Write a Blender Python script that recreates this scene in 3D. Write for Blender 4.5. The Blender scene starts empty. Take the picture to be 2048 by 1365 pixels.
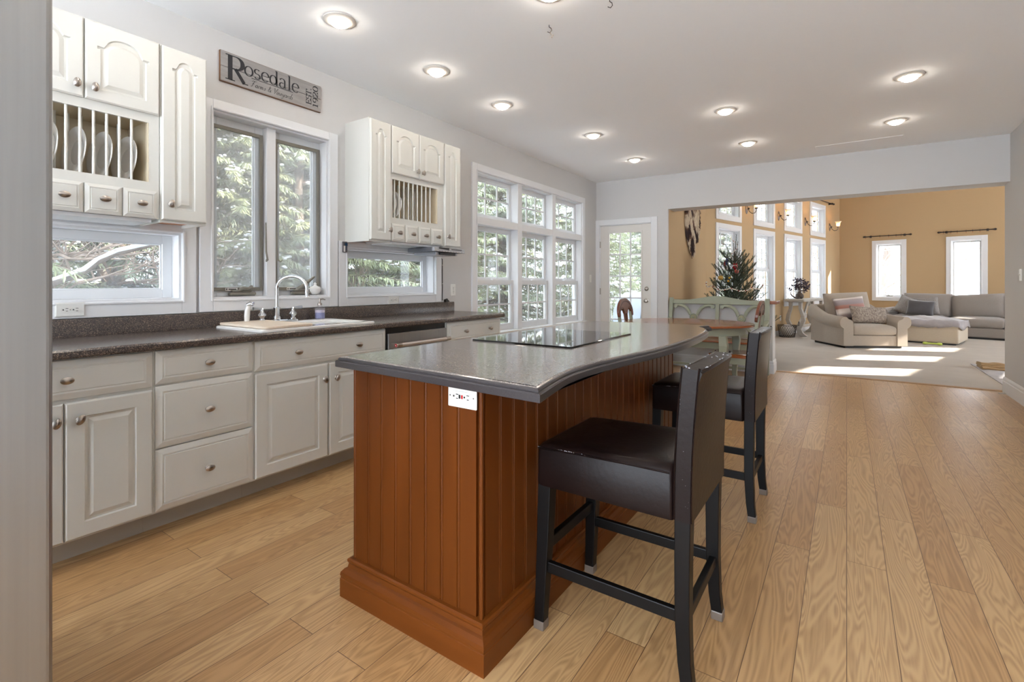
import bpy, bmesh, math, random
from mathutils import Matrix, Vector
C = bpy.context.scene.collection
SC = bpy.context.scene
R_ = math.radians

# ---------------------------------------------------------------- camera, world, sun, exposure
cam_d = bpy.data.cameras.new('camera')
cam = bpy.data.objects.new('camera', cam_d); C.objects.link(cam)
YAW = 0.6012
cam.location = (0, 0, 1.182)
cam.rotation_euler = (math.pi/2, 0, YAW)
cam_d.sensor_width = 36.0
cam_d.lens = 36.0*976.0/2048.0
cam_d.shift_y = -(682.5-568.0)/2048.0
cam_d.clip_start = 0.02; cam_d.clip_end = 300
SC.camera = cam

w = bpy.data.worlds.new('sky'); SC.world = w; w.use_nodes = True
bg = w.node_tree.nodes['Background']
bg.inputs[0].default_value = (0.80, 0.895, 1.0, 1); bg.inputs[1].default_value = 5.6

sun_d = bpy.data.lights.new('sun', 'SUN'); sun = bpy.data.objects.new('sun', sun_d); C.objects.link(sun)
sd = Vector((-0.917, -0.40, -0.485)).normalized()
sun.rotation_euler = sd.to_track_quat('-Z', 'Y').to_euler()
sun.location = (12, 14, 9)
sun_d.energy = 13.0; sun_d.angle = R_(0.6); sun_d.color = (1.0, 0.93, 0.82)

SC.view_settings.view_transform = 'Standard'; SC.view_settings.look = 'None'
SC.view_settings.exposure = 1.28; SC.view_settings.gamma = 1.0
SC.view_settings.use_curve_mapping = False
SC.cycles.use_denoising = True
SC.cycles.max_bounces = 10; SC.cycles.diffuse_bounces = 6; SC.cycles.transparent_max_bounces = 16
SC.cycles.sample_clamp_indirect = 6.0
SC.cycles.caustics_reflective = False; SC.cycles.caustics_refractive = False

# ---------------------------------------------------------------- helpers
def lin(c):
    o = []
    for x in c[:3]:
        x = x/255.0
        o.append(x/12.92 if x <= 0.04045 else ((x+0.055)/1.055)**2.4)
    return (*o, 1.0)

def paint(c):
    o = lin(c); return (o[0]*.85, o[1]*.85, o[2]*.85, 1.0)
def mat(name, col, rough=0.5, metal=0.0, spec=0.5, noise=None, bump=None, col2=None, stretch=(1, 1, 1), coat=0.0, sheen=0.0, trans=0.0):
    m = bpy.data.materials.new(name); m.use_nodes = True
    nt = m.node_tree; N = nt.nodes; L = nt.links; b = N['Principled BSDF']
    c = paint(col)
    b.inputs['Base Color'].default_value = c
    b.inputs['Roughness'].default_value = rough; b.inputs['Metallic'].default_value = metal
    b.inputs['Specular IOR Level'].default_value = spec
    b.inputs['Coat Weight'].default_value = coat; b.inputs['Sheen Weight'].default_value = sheen
    b.inputs['Transmission Weight'].default_value = trans
    if noise or bump:
        tc = N.new('ShaderNodeTexCoord'); mp = N.new('ShaderNodeMapping'); mp.inputs['Scale'].default_value = stretch
        L.new(tc.outputs['Object'], mp.inputs[0])
    if noise:
        n = N.new('ShaderNodeTexNoise'); n.inputs['Scale'].default_value = noise[0]; n.inputs['Detail'].default_value = 4
        L.new(mp.outputs[0], n.inputs['Vector'])
        r = N.new('ShaderNodeValToRGB'); r.color_ramp.elements[0].position = 0.5-noise[1]; r.color_ramp.elements[1].position = 0.5+noise[1]
        r.color_ramp.elements[0].color = c; r.color_ramp.elements[1].color = paint(col2) if col2 else c
        L.new(n.outputs[0], r.inputs[0]); L.new(r.outputs[0], b.inputs['Base Color'])
    if bump:
        n2 = N.new('ShaderNodeTexNoise'); n2.inputs['Scale'].default_value = bump[0]; n2.inputs['Detail'].default_value = 3
        L.new(mp.outputs[0], n2.inputs['Vector'])
        bp = N.new('ShaderNodeBump'); bp.inputs['Strength'].default_value = bump[1]; bp.inputs['Distance'].default_value = 0.01
        L.new(n2.outputs[0], bp.inputs['Height']); L.new(bp.outputs[0], b.inputs['Normal'])
    return m

def emis(name, col, s):
    m = bpy.data.materials.new(name); m.use_nodes = True; b = m.node_tree.nodes['Principled BSDF']
    b.inputs['Base Color'].default_value = lin(col); b.inputs['Emission Color'].default_value = lin(col); b.inputs['Emission Strength'].default_value = s
    return m

def pane_mat(name, tint=(1, 1, 1, 1), haze=0.0, hazecol=(200, 205, 210)):
    m = bpy.data.materials.new(name); m.use_nodes = True; nt = m.node_tree; N = nt.nodes; L = nt.links
    for n in list(N): N.remove(n)
    o = N.new('ShaderNodeOutputMaterial'); t = N.new('ShaderNodeBsdfTransparent'); t.inputs[0].default_value = tint
    g = N.new('ShaderNodeBsdfGlossy'); g.inputs['Roughness'].default_value = 0.01
    lw = N.new('ShaderNodeLayerWeight'); pw = N.new('ShaderNodeMath'); pw.operation = 'POWER'; pw.inputs[1].default_value = 5.0; L.new(lw.outputs['Facing'], pw.inputs[0])
    f = N.new('ShaderNodeMath'); f.operation = 'MULTIPLY_ADD'; f.inputs[1].default_value = 0.6; f.inputs[2].default_value = 0.02; L.new(pw.outputs[0], f.inputs[0])
    mx = N.new('ShaderNodeMixShader'); L.new(f.outputs[0], mx.inputs[0]); L.new(t.outputs[0], mx.inputs[1]); L.new(g.outputs[0], mx.inputs[2])
    last = mx
    if haze:
        d = N.new('ShaderNodeBsdfDiffuse'); d.inputs[0].default_value = lin(hazecol)
        m2 = N.new('ShaderNodeMixShader'); m2.inputs[0].default_value = haze
        L.new(mx.outputs[0], m2.inputs[1]); L.new(d.outputs[0], m2.inputs[2]); last = m2
    L.new(last.outputs[0], o.inputs[0])
    return m

class MB:
    def __init__(s, M=None): s.v = []; s.f = []; s.M = M
    def add(s, vs, fs):
        b = len(s.v)
        for p in vs:
            p = Vector(p)
            s.v.append(s.M @ p if s.M is not None else p)
        for f in fs: s.f.append([i+b for i in f])
        return s
    def box(s, x0, x1, y0, y1, z0, z1):
        return s.add([(x0, y0, z0), (x1, y0, z0), (x1, y1, z0), (x0, y1, z0), (x0, y0, z1), (x1, y0, z1), (x1, y1, z1), (x0, y1, z1)],
                     [(0, 3, 2, 1), (4, 5, 6, 7), (0, 1, 5, 4), (1, 2, 6, 5), (2, 3, 7, 6), (3, 0, 4, 7)])
    def hexa(s, p): return s.add(p, [(0, 3, 2, 1), (4, 5, 6, 7), (0, 1, 5, 4), (1, 2, 6, 5), (2, 3, 7, 6), (3, 0, 4, 7)])
    def rings(s, loops, cap0=True, cap1=True, closed=True):
        n = len(loops[0]); vs = [p for l in loops for p in l]; fs = []
        for k in range(len(loops)-1):
            for i in range(n if closed else n-1):
                j = (i+1) % n
                fs.append((k*n+i, k*n+j, (k+1)*n+j, (k+1)*n+i))
        if cap0: fs.append(tuple(range(n))[::-1])
        if cap1: fs.append(tuple((len(loops)-1)*n+i for i in range(n)))
        return s.add(vs, fs)
    def tube(s, pts, r, n=8, caps=True, flat=1.0):
        pts = [Vector(p) for p in pts]; m = len(pts)
        rs = r if isinstance(r, (list, tuple)) else [r]*m
        loops = []; prev = None
        for i, p in enumerate(pts):
            d = (pts[min(i+1, m-1)]-pts[max(i-1, 0)])
            if d.length < 1e-9: d = Vector((0, 0, 1))
            d.normalize()
            if prev is None:
                a = Vector((0, 0, 1)) if abs(d.z) < 0.9 else Vector((1, 0, 0))
                u = d.cross(a).normalized()
            else:
                u = (prev - d*prev.dot(d))
                u = u.normalized() if u.length > 1e-6 else d.orthogonal().normalized()
            prev = u; v = d.cross(u)
            loops.append([p+u*rs[i]*math.cos(2*math.pi*k/n)+v*rs[i]*flat*math.sin(2*math.pi*k/n) for k in range(n)])
        return s.rings(loops, caps, caps)
    def lathe(s, prof, n=20, T=None, cap=True):
        T = T or Matrix()
        return s.rings([[T @ Vector((r*math.cos(2*math.pi*k/n), r*math.sin(2*math.pi*k/n), z)) for k in range(n)] for r, z in prof], cap, cap)
    def ell(s, c, r, nu=14, nv=8):
        loops = []
        for j in range(1, nv):
            t = math.pi*j/nv - math.pi/2
            loops.append([(c[0]+r[0]*math.cos(t)*math.cos(2*math.pi*i/nu), c[1]+r[1]*math.cos(t)*math.sin(2*math.pi*i/nu), c[2]+r[2]*math.sin(t)) for i in range(nu)])
        return s.rings(loops)
    def prism(s, poly, t0, t1):
        return s.rings([[(a, b, t0) for a, b in poly], [(a, b, t1) for a, b in poly]])
    def build(s, name, m, parent=None, bev=0.0, smooth=None, sub=0, world=False, segs=2):
        me = bpy.data.meshes.new(name)
        off = Vector((0, 0, 0))
        if world and parent is not None:
            q = parent
            while q is not None: off += q.location; q = q.parent
        me.from_pydata([tuple(p-off) for p in s.v], [], s.f); me.validate()
        bm = bmesh.new(); bm.from_mesh(me); bmesh.ops.recalc_face_normals(bm, faces=bm.faces); bm.to_mesh(me); bm.free()
        me.materials.append(m)
        if smooth is not None or sub:
            for p in me.polygons: p.use_smooth = True
            if smooth: me.set_sharp_from_angle(angle=R_(smooth))
        o = bpy.data.objects.new(name, me); C.objects.link(o)
        if parent is not None: o.parent = parent
        if bev:
            b = o.modifiers.new('edge', 'BEVEL'); b.width = bev; b.segments = segs; b.limit_method = 'ANGLE'; b.angle_limit = R_(40)
        if sub:
            sm = o.modifiers.new('sub', 'SUBSURF'); sm.levels = sub; sm.render_levels = sub
        return o

def tag(o, label, cat, group=None):
    o['label'] = label; o['category'] = cat
    if group: o['group'] = group
    return o
def thing(name, label, cat, loc=(0, 0, 0), rz=0.0, group=None):
    o = bpy.data.objects.new(name, None); C.objects.link(o); o.empty_display_size = 0.1
    o.location = loc; o.rotation_euler = (0, 0, rz)
    return tag(o, label, cat, group)
def struct(o, label=None):
    o['kind'] = 'structure'
    if label: o['label'] = label
    return o
def sempty(name, label=None):
    o = bpy.data.objects.new(name, None); C.objects.link(o); return struct(o, label)
def dup(root, loc, rz=None, label=None, group=None):
    r = root.copy(); C.objects.link(r); r.location = loc
    if rz is not None: r.rotation_euler = (0, 0, rz)
    if label: r['label'] = label
    if group: r['group'] = group
    for ch in list(root.children):
        c = ch.copy(); C.objects.link(c); c.parent = r
        for g in list(ch.children):
            d = g.copy(); C.objects.link(d); d.parent = c
    return r
def basis(o, a, b, n):
    M = Matrix.Identity(4)
    for i in range(3):
        M[i][0] = a[i]; M[i][1] = b[i]; M[i][2] = n[i]; M[i][3] = o[i]
    return M
def arc(cx, cy, rx, ry, a0, a1, n=12):
    return [(cx+rx*math.cos(R_(a0+(a1-a0)*i/n)), cy+ry*math.sin(R_(a0+(a1-a0)*i/n))) for i in range(n+1)]
def offset(poly, d):
    n = len(poly); out = []
    ar = sum(poly[i][0]*poly[(i+1) % n][1]-poly[(i+1) % n][0]*poly[i][1] for i in range(n))
    sg = 1 if ar > 0 else -1
    for i in range(n):
        p, q, r = Vector(poly[i-1]), Vector(poly[i]), Vector(poly[(i+1) % n])
        e1 = (q-p); e2 = (r-q)
        if e1.length < 1e-7: e1 = e2
        if e2.length < 1e-7: e2 = e1
        e1 = e1.normalized(); e2 = e2.normalized()
        n1 = Vector((-e1.y, e1.x))*sg; n2 = Vector((-e2.y, e2.x))*sg
        m = n1+n2
        m = m/max(0.35, m.dot(n1)) if m.length > 1e-6 else n1
        out.append(tuple(q+m*d))
    return out

# ---------------------------------------------------------------- materials
M_wall = mat('wall_paint_grey', (215, 214, 213), 0.85, spec=0.2, bump=(220, 0.06))
M_ceil = mat('ceiling_paint', (264, 266, 268), 0.9, spec=0.15)
M_gold = mat('wall_paint_gold', (196, 168, 130), 0.85, spec=0.2)
M_trim = mat('white_trim_paint', (236, 237, 239), 0.35)
M_jamb = mat('white_sash_vinyl', (232, 234, 236), 0.3)
M_cab = mat('cream_cabinet_paint', (222, 222, 215), 0.34, noise=(3, 0.3), col2=(226, 225, 219))
M_cabin = mat('cabinet_interior', (222, 208, 180), 0.6)
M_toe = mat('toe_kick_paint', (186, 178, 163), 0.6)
M_nick = mat('brushed_nickel', (178, 170, 162), 0.28, metal=1.0)
M_chrome = mat('chrome', (225, 228, 232), 0.06, metal=1.0)
M_steel = mat('stainless_steel', (172, 172, 171), 0.40, metal=0.9, noise=(60, 0.4), col2=(158, 158, 158), stretch=(1, 1, 0.02))
M_black = mat('black_plastic', (20, 20, 22), 0.4)
M_porc = mat('white_porcelain', (240, 239, 236), 0.12, coat=0.3)
M_board = mat('pale_maple', (236, 220, 200), 0.5, noise=(14, 0.35), col2=(220, 200, 178), stretch=(1, 8, 1))
M_plate = mat('white_china', (248, 246, 242), 0.15)
M_outlet = mat('white_device_plastic', (238, 237, 232), 0.3)
M_slot = mat('dark_slot', (40, 34, 30), 0.6)
M_grey = mat('taupe_screen_frame', (128, 124, 114), 0.45)
M_lea = mat('dark_brown_leather', (27, 15, 13), 0.34, spec=0.16, noise=(9, 0.3), col2=(19, 12, 11), bump=(60, 0.06))
M_leaw = mat('frayed_leather', (196, 198, 206), 0.7)
M_blackwood = mat('black_stained_wood', (13, 11, 11), 0.4, spec=0.2)
M_clear = mat('clear_rubber', (150, 136, 124), 0.3, trans=0.5)
M_sage = mat('sage_green_paint', (164, 168, 148), 0.5, noise=(6, 0.3), col2=(152, 158, 138))
M_cherry = mat('cherry_stain', (164, 92, 46), 0.22, noise=(5, 0.35), col2=(140, 74, 36), stretch=(2, 12, 2), coat=0.3)
M_cherryd = mat('cherry_carved', (126, 68, 42), 0.3, noise=(6, 0.35), col2=(108, 56, 34), coat=0.2)
M_sofa = mat('taupe_linen', (178, 166, 152), 0.9, spec=0.1, noise=(40, 0.3), col2=(164, 152, 140), bump=(300, 0.15), stretch=(1, 1, 6), sheen=0.2)
M_sofag = mat('grey_taupe_linen', (158, 150, 144), 0.9, spec=0.1, noise=(40, 0.3), col2=(146, 138, 132), bump=(300, 0.15), stretch=(1, 1, 6), sheen=0.2)
M_throw = mat('grey_plush_throw', (172, 166, 168), 0.95, spec=0.05, noise=(9, 0.35), col2=(152, 146, 148), bump=(12, 0.5), sheen=0.4)
M_darkpil = mat('charcoal_velvet', (66, 64, 68), 0.8, noise=(7, 0.35), col2=(82, 80, 84), sheen=0.5)
M_greypil = mat('grey_textured_weave', (134, 128, 126), 0.9, noise=(60, 0.2), col2=(164, 158, 154), bump=(60, 0.4))
M_lime = mat('lime_rubber', (196, 214, 96), 0.5)
M_bronze = mat('dark_bronze', (52, 42, 40), 0.4, metal=0.4)
M_wash = mat('whitewashed_wood', (206, 200, 190), 0.7, noise=(7, 0.35), col2=(182, 174, 164), stretch=(1, 1, 4))
M_wire = mat('dark_wire', (64, 58, 54), 0.5, metal=0.6)
M_plum = mat('plum_petal', (62, 46, 58), 0.7)
M_vase = mat('brown_gourd_vase', (98, 82, 70), 0.6, noise=(20, 0.3), col2=(74, 62, 54))
M_bark = mat('bark', (96, 82, 72), 0.9, noise=(14, 0.3), col2=(128, 116, 104), bump=(30, 0.6), stretch=(1, 1, 0.3))
M_twig = mat('twig', (150, 132, 118), 0.9)
M_fol = mat('evergreen_needles', (140, 152, 122), 0.8, noise=(1.2, 0.25), col2=(186, 192, 146))
M_folx = mat('fir_needles', (66, 84, 72), 0.7, noise=(5, 0.3), col2=(90, 106, 86))
M_snow = mat('snow', (246, 248, 252), 0.8)
M_copper = mat('copper_handle', (190, 116, 70), 0.4, metal=0.7)
M_tan = mat('tan_canvas', (168, 142, 106), 0.9, bump=(20, 0.4))
M_glass = pane_mat('window_pane', haze=0.13, hazecol=(235, 240, 246))  # overexposed look of the outdoors mixed into the panes as pale diffuse haze
M_screen = pane_mat('screened_pane', haze=0.34)
M_shade = pane_mat('frosted_shade', haze=0.6, hazecol=(250, 240, 225))

def wood_floor():
    m = bpy.data.materials.new('oak_planks'); m.use_nodes = True; nt = m.node_tree; N = nt.nodes; L = nt.links; b = N['Principled BSDF']
    tc = N.new('ShaderNodeTexCoord'); sp = N.new('ShaderNodeSeparateXYZ'); cb = N.new('ShaderNodeCombineXYZ')
    L.new(tc.outputs['Object'], sp.inputs[0]); L.new(sp.outputs['Y'], cb.inputs['X']); L.new(sp.outputs['X'], cb.inputs['Y'])
    br = N.new('ShaderNodeTexBrick'); br.offset = 0.37; br.offset_frequency = 2; br.squash = 1
    br.inputs['Scale'].default_value = 1.0; br.inputs['Brick Width'].default_value = 1.55; br.inputs['Row Height'].default_value = 0.135
    br.inputs['Mortar Size'].default_value = 0.0012; br.inputs['Mortar Smooth'].default_value = 0.1; br.inputs['Bias'].default_value = 0.0
    br.inputs['Color1'].default_value = (0, 0, 0, 1); br.inputs['Color2'].default_value = (1, 1, 1, 1); br.inputs['Mortar'].default_value = (0.5, 0.5, 0.5, 1)
    L.new(cb.outputs[0], br.inputs['Vector'])
    # per-plank shift of the grain
    sh = N.new('ShaderNodeVectorMath'); sh.operation = 'SCALE'; sh.inputs['Scale'].default_value = 37.0; L.new(br.outputs['Color'], sh.inputs[0])
    ad = N.new('ShaderNodeVectorMath'); L.new(tc.outputs['Object'], ad.inputs[0]); L.new(sh.outputs[0], ad.inputs[1])
    mp = N.new('ShaderNodeMapping'); mp.inputs['Scale'].default_value = (9.0, 0.9, 1.0); L.new(ad.outputs[0], mp.inputs[0])
    n1 = N.new('ShaderNodeTexNoise'); n1.inputs['Scale'].default_value = 1.0; n1.inputs['Detail'].default_value = 2.0; n1.inputs['Distortion'].default_value = 0.6; L.new(mp.outputs[0], n1.inputs['Vector'])
    # cathedral rings: sine of the warped noise
    mu = N.new('ShaderNodeMath'); mu.operation = 'MULTIPLY'; mu.inputs[1].default_value = 150.0; L.new(n1.outputs[0], mu.inputs[0])
    si = N.new('ShaderNodeMath'); si.operation = 'SINE'; L.new(mu.outputs[0], si.inputs[0])
    mp2 = N.new('ShaderNodeMapping'); mp2.inputs['Scale'].default_value = (160.0, 5.0, 1.0); L.new(ad.outputs[0], mp2.inputs[0])
    n2 = N.new('ShaderNodeTexNoise'); n2.inputs['Scale'].default_value = 1.0; n2.inputs['Detail'].default_value = 3.0; L.new(mp2.outputs[0], n2.inputs['Vector'])
    mr = N.new('ShaderNodeMapRange'); mr.inputs['From Min'].default_value = -1; mr.inputs['From Max'].default_value = 1; L.new(si.outputs[0], mr.inputs['Value'])
    gm = N.new('ShaderNodeMath'); gm.operation = 'MULTIPLY'; L.new(mr.outputs[0], gm.inputs[0]); L.new(n2.outputs[0], gm.inputs[1])
    base = N.new('ShaderNodeMix'); base.data_type = 'RGBA'; base.inputs[6].default_value = lin((197, 162, 116)); base.inputs[7].default_value = lin((176, 136, 91)); L.new(br.outputs['Color'], base.inputs[0])
    n3 = N.new('ShaderNodeTexNoise'); n3.inputs['Scale'].default_value = 0.9; n3.inputs['Detail'].default_value = 1; L.new(tc.outputs['Object'], n3.inputs['Vector'])
    dk = N.new('ShaderNodeMix'); dk.data_type = 'RGBA'; dk.blend_type = 'MULTIPLY'; dk.inputs[7].default_value = (0.52, 0.45, 0.38, 1)
    g2 = N.new('ShaderNodeMath'); g2.operation = 'MULTIPLY'; g2.inputs[1].default_value = 1.0; L.new(gm.outputs[0], g2.inputs[0])
    L.new(g2.outputs[0], dk.inputs[0]); L.new(base.outputs[2], dk.inputs[6])
    mo = N.new('ShaderNodeMix'); mo.data_type = 'RGBA'; mo.inputs[7].default_value = lin((92, 62, 38)); L.new(br.outputs['Fac'], mo.inputs[0]); L.new(dk.outputs[2], mo.inputs[6])
    L.new(mo.outputs[2], b.inputs['Base Color'])
    rr = N.new('ShaderNodeMapRange'); rr.inputs['To Min'].default_value = 0.24; rr.inputs['To Max'].default_value = 0.42; L.new(n3.outputs[0], rr.inputs['Value']); L.new(rr.outputs[0], b.inputs['Roughness'])
    bp = N.new('ShaderNodeBump'); bp.inputs['Strength'].default_value = 0.12; bp.inputs['Distance'].default_value = 0.002; L.new(gm.outputs[0], bp.inputs['Height']); L.new(bp.outputs[0], b.inputs['Normal'])
    return m
M_oak = wood_floor()

def speckle(name, base, light, dark, rough, scale=260):
    m = bpy.data.materials.new(name); m.use_nodes = True; nt = m.node_tree; N = nt.nodes; L = nt.links; b = N['Principled BSDF']
    tc = N.new('ShaderNodeTexCoord')
    v = N.new('ShaderNodeTexVoronoi'); v.inputs['Scale'].default_value = scale; L.new(tc.outputs['Object'], v.inputs['Vector'])
    r = N.new('ShaderNodeValToRGB'); e = r.color_ramp.elements
    e[0].position = 0.0; e[0].color = lin(dark); e[1].position = 1.0; e[1].color = lin(light)
    k = e.new(0.3); k.color = lin(base); k = e.new(0.72); k.color = lin(base)
    s = N.new('ShaderNodeSeparateColor'); L.new(v.outputs['Color'], s.inputs[0]); L.new(s.outputs[0], r.inputs[0])
    L.new(r.outputs[0], b.inputs['Base Color']); b.inputs['Roughness'].default_value = rough
    n = N.new('ShaderNodeTexNoise'); n.inputs['Scale'].default_value = 9; L.new(tc.outputs['Object'], n.inputs['Vector'])
    bp = N.new('ShaderNodeBump'); bp.inputs['Strength'].default_value = 0.05; bp.inputs['Distance'].default_value = 0.003; L.new(n.outputs[0], bp.inputs['Height']); L.new(bp.outputs[0], b.inputs['Normal'])
    return m
M_count = speckle('dark_speckled_laminate', (74, 66, 63), (136, 118, 104), (40, 36, 36), 0.22, 330)
M_isl = speckle('grey_speckled_composite', (122, 114, 109), (160, 150, 141), (92, 85, 82), 0.13, 330)
M_isle = mat('charcoal_edge', (56, 52, 54), 0.3, spec=0.35, noise=(300, 0.2), col2=(68, 64, 65))
def wood_v(name, c1, c2, rough=0.3):
    return mat(name, c1, rough, spec=0.2, noise=(2.2, 0.32), col2=c2, stretch=(5, 5, 0.6))
M_bead = wood_v('honey_maple_stain', (106, 54, 14), (86, 42, 9), 0.42)
M_carpet = mat('beige_carpet', (206, 198, 188), 0.95, spec=0.05, noise=(3, 0.35), col2=(194, 186, 177), bump=(420, 0.5))
M_sign = mat('weathered_board', (140, 136, 134), 0.8, noise=(5, 0.35), col2=(176, 172, 170), stretch=(1, 1, 9))
M_signtx = mat('sign_black_paint', (44, 44, 48), 0.7)
M_signed = mat('sign_worn_edge', (132, 96, 70), 0.8)
M_cook = mat('black_glass', (14, 15, 17), 0.03, spec=0.6)
# ---------------------------------------------------------------- frames of the walls
XW = -3.235; CZ = 2.765; AL = R_(1.96); BE = R_(15.2)
Z_ = (0, 0, 1)
E1 = Vector((math.cos(BE), -math.sin(BE), 0)); E2 = Vector((math.sin(BE), math.cos(BE), 0)); CO = Vector((-0.166, 16.608, 0))
def LP(p, q, z=0.0): return CO + E1*p + E2*q + Vector((0, 0, z))
LW = basis((XW, 0, 0), (0, 1, 0), Z_, (1, 0, 0))
FA = basis((XW, 7.05, 0), (math.cos(AL), math.sin(AL), 0), Z_, (math.sin(AL), -math.cos(AL), 0))
WWm = basis(CO, E2, Z_, E1)
FWm = basis(CO, E1, Z_, -E2)
PR = 7.43
RWm = basis(CO+E1*PR, -E2, Z_, -E1)

def wall_mb(M, a0, a1, b0, b1, T, holes):
    mb = MB(M); xs = sorted({a0, a1, *[h[0] for h in holes], *[h[1] for h in holes]})
    for i in range(len(xs)-1):
        x0, x1 = xs[i], xs[i+1]; xm = (x0+x1)/2; z = b0
        for h in sorted([h for h in holes if h[0] < xm < h[1]], key=lambda h: h[2]):
            if h[2] > z: mb.box(x0, x1, z, h[2], -T, 0)
            z = h[3]
        if z < b1: mb.box(x0, x1, z, b1, -T, 0)
    return mb
def frame4(mb, a0, a1, b0, b1, wl, wr, wt, wb, n0, n1):
    mb.box(a0, a0+wl, b0, b1, n0, n1); mb.box(a1-wr, a1, b0, b1, n0, n1)
    mb.box(a0+wl, a1-wr, b1-wt, b1, n0, n1); mb.box(a0+wl, a1-wr, b0, b0+wb, n0, n1)
    return mb
def window(name, M, cas, op, D, label):
    r = sempty(name, label)
    mb = MB(M); frame4(mb, *cas, op[0]-cas[0], cas[1]-op[1], cas[3]-op[3], op[2]-cas[2], 0.0, 0.02)
    frame4(mb, op[0]-0.014, op[1]+0.014, op[2]-0.014, op[3]+0.014, 0.012, 0.012, 0.012, 0.012, 0.02, 0.026)
    mb.build('window_casing', M_trim, r, bev=0.003)
    mb = MB(M); frame4(mb, *op, 0.012, 0.012, 0.012, 0.012, -D, 0.0)
    mb.build('window_jamb', M_trim, r)
    return r
def sash(r, M, a0, a1, b0, b1, n0, w=0.045, t=0.03, grid=None, pane=None, m=None, wb=None, name='window_sash'):
    mb = MB(M); frame4(mb, a0, a1, b0, b1, w, w, w, wb or w, n0, n0+t)
    frame4(mb, a0+w, a1-w, b0+(wb or w), b1-w, 0.008, 0.008, 0.008, 0.008, n0+0.004, n0+t*0.6)
    s = mb.build(name, m or M_jamb, r, bev=0.002)
    gm = MB(M); gm.box(a0+w*0.8, a1-w*0.8, b0+w*0.8, b1-w*0.8, n0+t*0.3, n0+t*0.3+0.004)
    gm.build('window_pane', pane or M_glass, s)
    if grid:
        c, rr = grid; g = MB(M); A0, A1, B0, B1 = a0+w, a1-w, b0+(wb or w), b1-w
        for i in range(1, c): x = A0+(A1-A0)*i/c; g.box(x-0.009, x+0.009, B0, B1, n0+t*0.3+0.005, n0+t*0.3+0.017)
        for i in range(1, rr): z = B0+(B1-B0)*i/rr; g.box(A0, A1, z-0.009, z+0.009, n0+t*0.3+0.005, n0+t*0.3+0.016)
        g.build('window_bars', M_jamb, s)
    return s

# ---------------------------------------------------------------- floor, ceiling, walls
PL = [LP(0, 0), LP(PR, 0), LP(PR, -8.6), LP(3.9, -8.6)]
bend = LP(0, -7.49)
mb = MB(); mb.box(-3.4, 1.7, -2.7, 7.5, -0.06, 0.0); struct(mb.build('floor', M_oak), 'wide oak plank floor of the kitchen')
mb = MB(); poly = [(-2.2, 7.46), (1.5, 7.46), (PL[3].x, PL[3].y), (PL[2].x, PL[2].y), (PL[1].x, PL[1].y), (PL[0].x, PL[0].y), (bend.x-0.02, bend.y), (-2.2, bend.y-0.2)]
mb.prism(poly, -0.06, 0.008); struct(mb.build('floor_carpet', M_carpet), 'beige wall to wall carpet of the living room')
mb = MB(); mb.hexa([(-0.86, 7.435, 0), (1.42, 7.435, 0), (1.42, 7.475, 0), (-0.86, 7.475, 0), (-0.86, 7.435, 0.007), (1.42, 7.435, 0.007), (1.42, 7.475, 0.012), (-0.86, 7.475, 0.012)])
struct(mb.build('trim_1', mat('oak_threshold', (176, 138, 98), .4)), 'wooden threshold strip between planks and carpet')
mb = MB(); mb.box(-3.4, 1.7, -2.7, 7.32, CZ, CZ+0.15); struct(mb.build('ceiling', M_ceil), 'flat white kitchen ceiling')
mb = MB(); q = [LP(-1.2, 0.4, 4.6), LP(PR+0.3, 0.4, 4.6), LP(PR+0.3, -9.2, 4.6), LP(-1.2, -9.9, 4.6)]
mb.rings([q, [p+Vector((0, 0, 0.1)) for p in q]]); struct(mb.build('ceiling_living', M_ceil), 'high living room ceiling')

OPA = (0.272, 1.268, 1.087, 1.478); OPB = (1.437, 2.252, 1.087, 2.263); OPC = (2.418, 3.408, 1.087, 1.462); OPD = (4.043, 6.534, 0.632, 2.378)
struct(wall_mb(LW, -2.7, 7.06, 0, CZ, 0.16, [OPA, OPB, OPC, OPD]).build('wall_left', M_wall), 'pale grey kitchen wall with the windows')
DOR = (0.058, 0.868, 0.0, 2.085)
struct(wall_mb(FA, -0.16, 1.107, 0, CZ+1.9, 0.10, [DOR]).build('wall_far', M_wall), 'pale grey wall around the glazed door')
mb = MB(FA); mb.box(1.107, 4.70, 2.262, CZ+1.9, -0.30, 0.0); struct(mb.build('wall_header', M_wall), 'pale grey header over the wide opening')
mb = MB(); mb.box(1.42, 1.60, -2.7, 7.42, 0, CZ+0.1); struct(mb.build('wall_right', M_wall), 'pale grey kitchen wall at the opening')
struct(wall_mb(basis((1.7, -2.7, 0), (-1, 0, 0), Z_, (0, 1, 0)), 0, 5.1, 0, CZ, 0.16, [(0.45, 2.35, 0.1, 2.55), (2.55, 4.75, 0.1, 2.55)]).build('wall_back', M_wall), 'unseen kitchen wall behind the viewer, with openings added for daylight')  # two large unseen openings added here to supply frontal daylight
mb = MB(); mb.box(-2.14, -0.80, 7.20, 7.47, 0, 0.915); struct(mb.build('wall_half', M_wall), 'white half wall behind the green bench')
mb = MB(); mb.box(-2.15, -0.745, 7.155, 7.51, 0.915, 0.955); struct(mb.build('trim_2', M_cherry, bev=0.006), 'stained wooden cap on the half wall')
mb = MB(); mb.box(-2.32, -2.13, 7.10, 9.40, 0, 4.6); struct(mb.build('wall_nook', M_gold), 'golden tan wall with the hanging hide')
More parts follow.
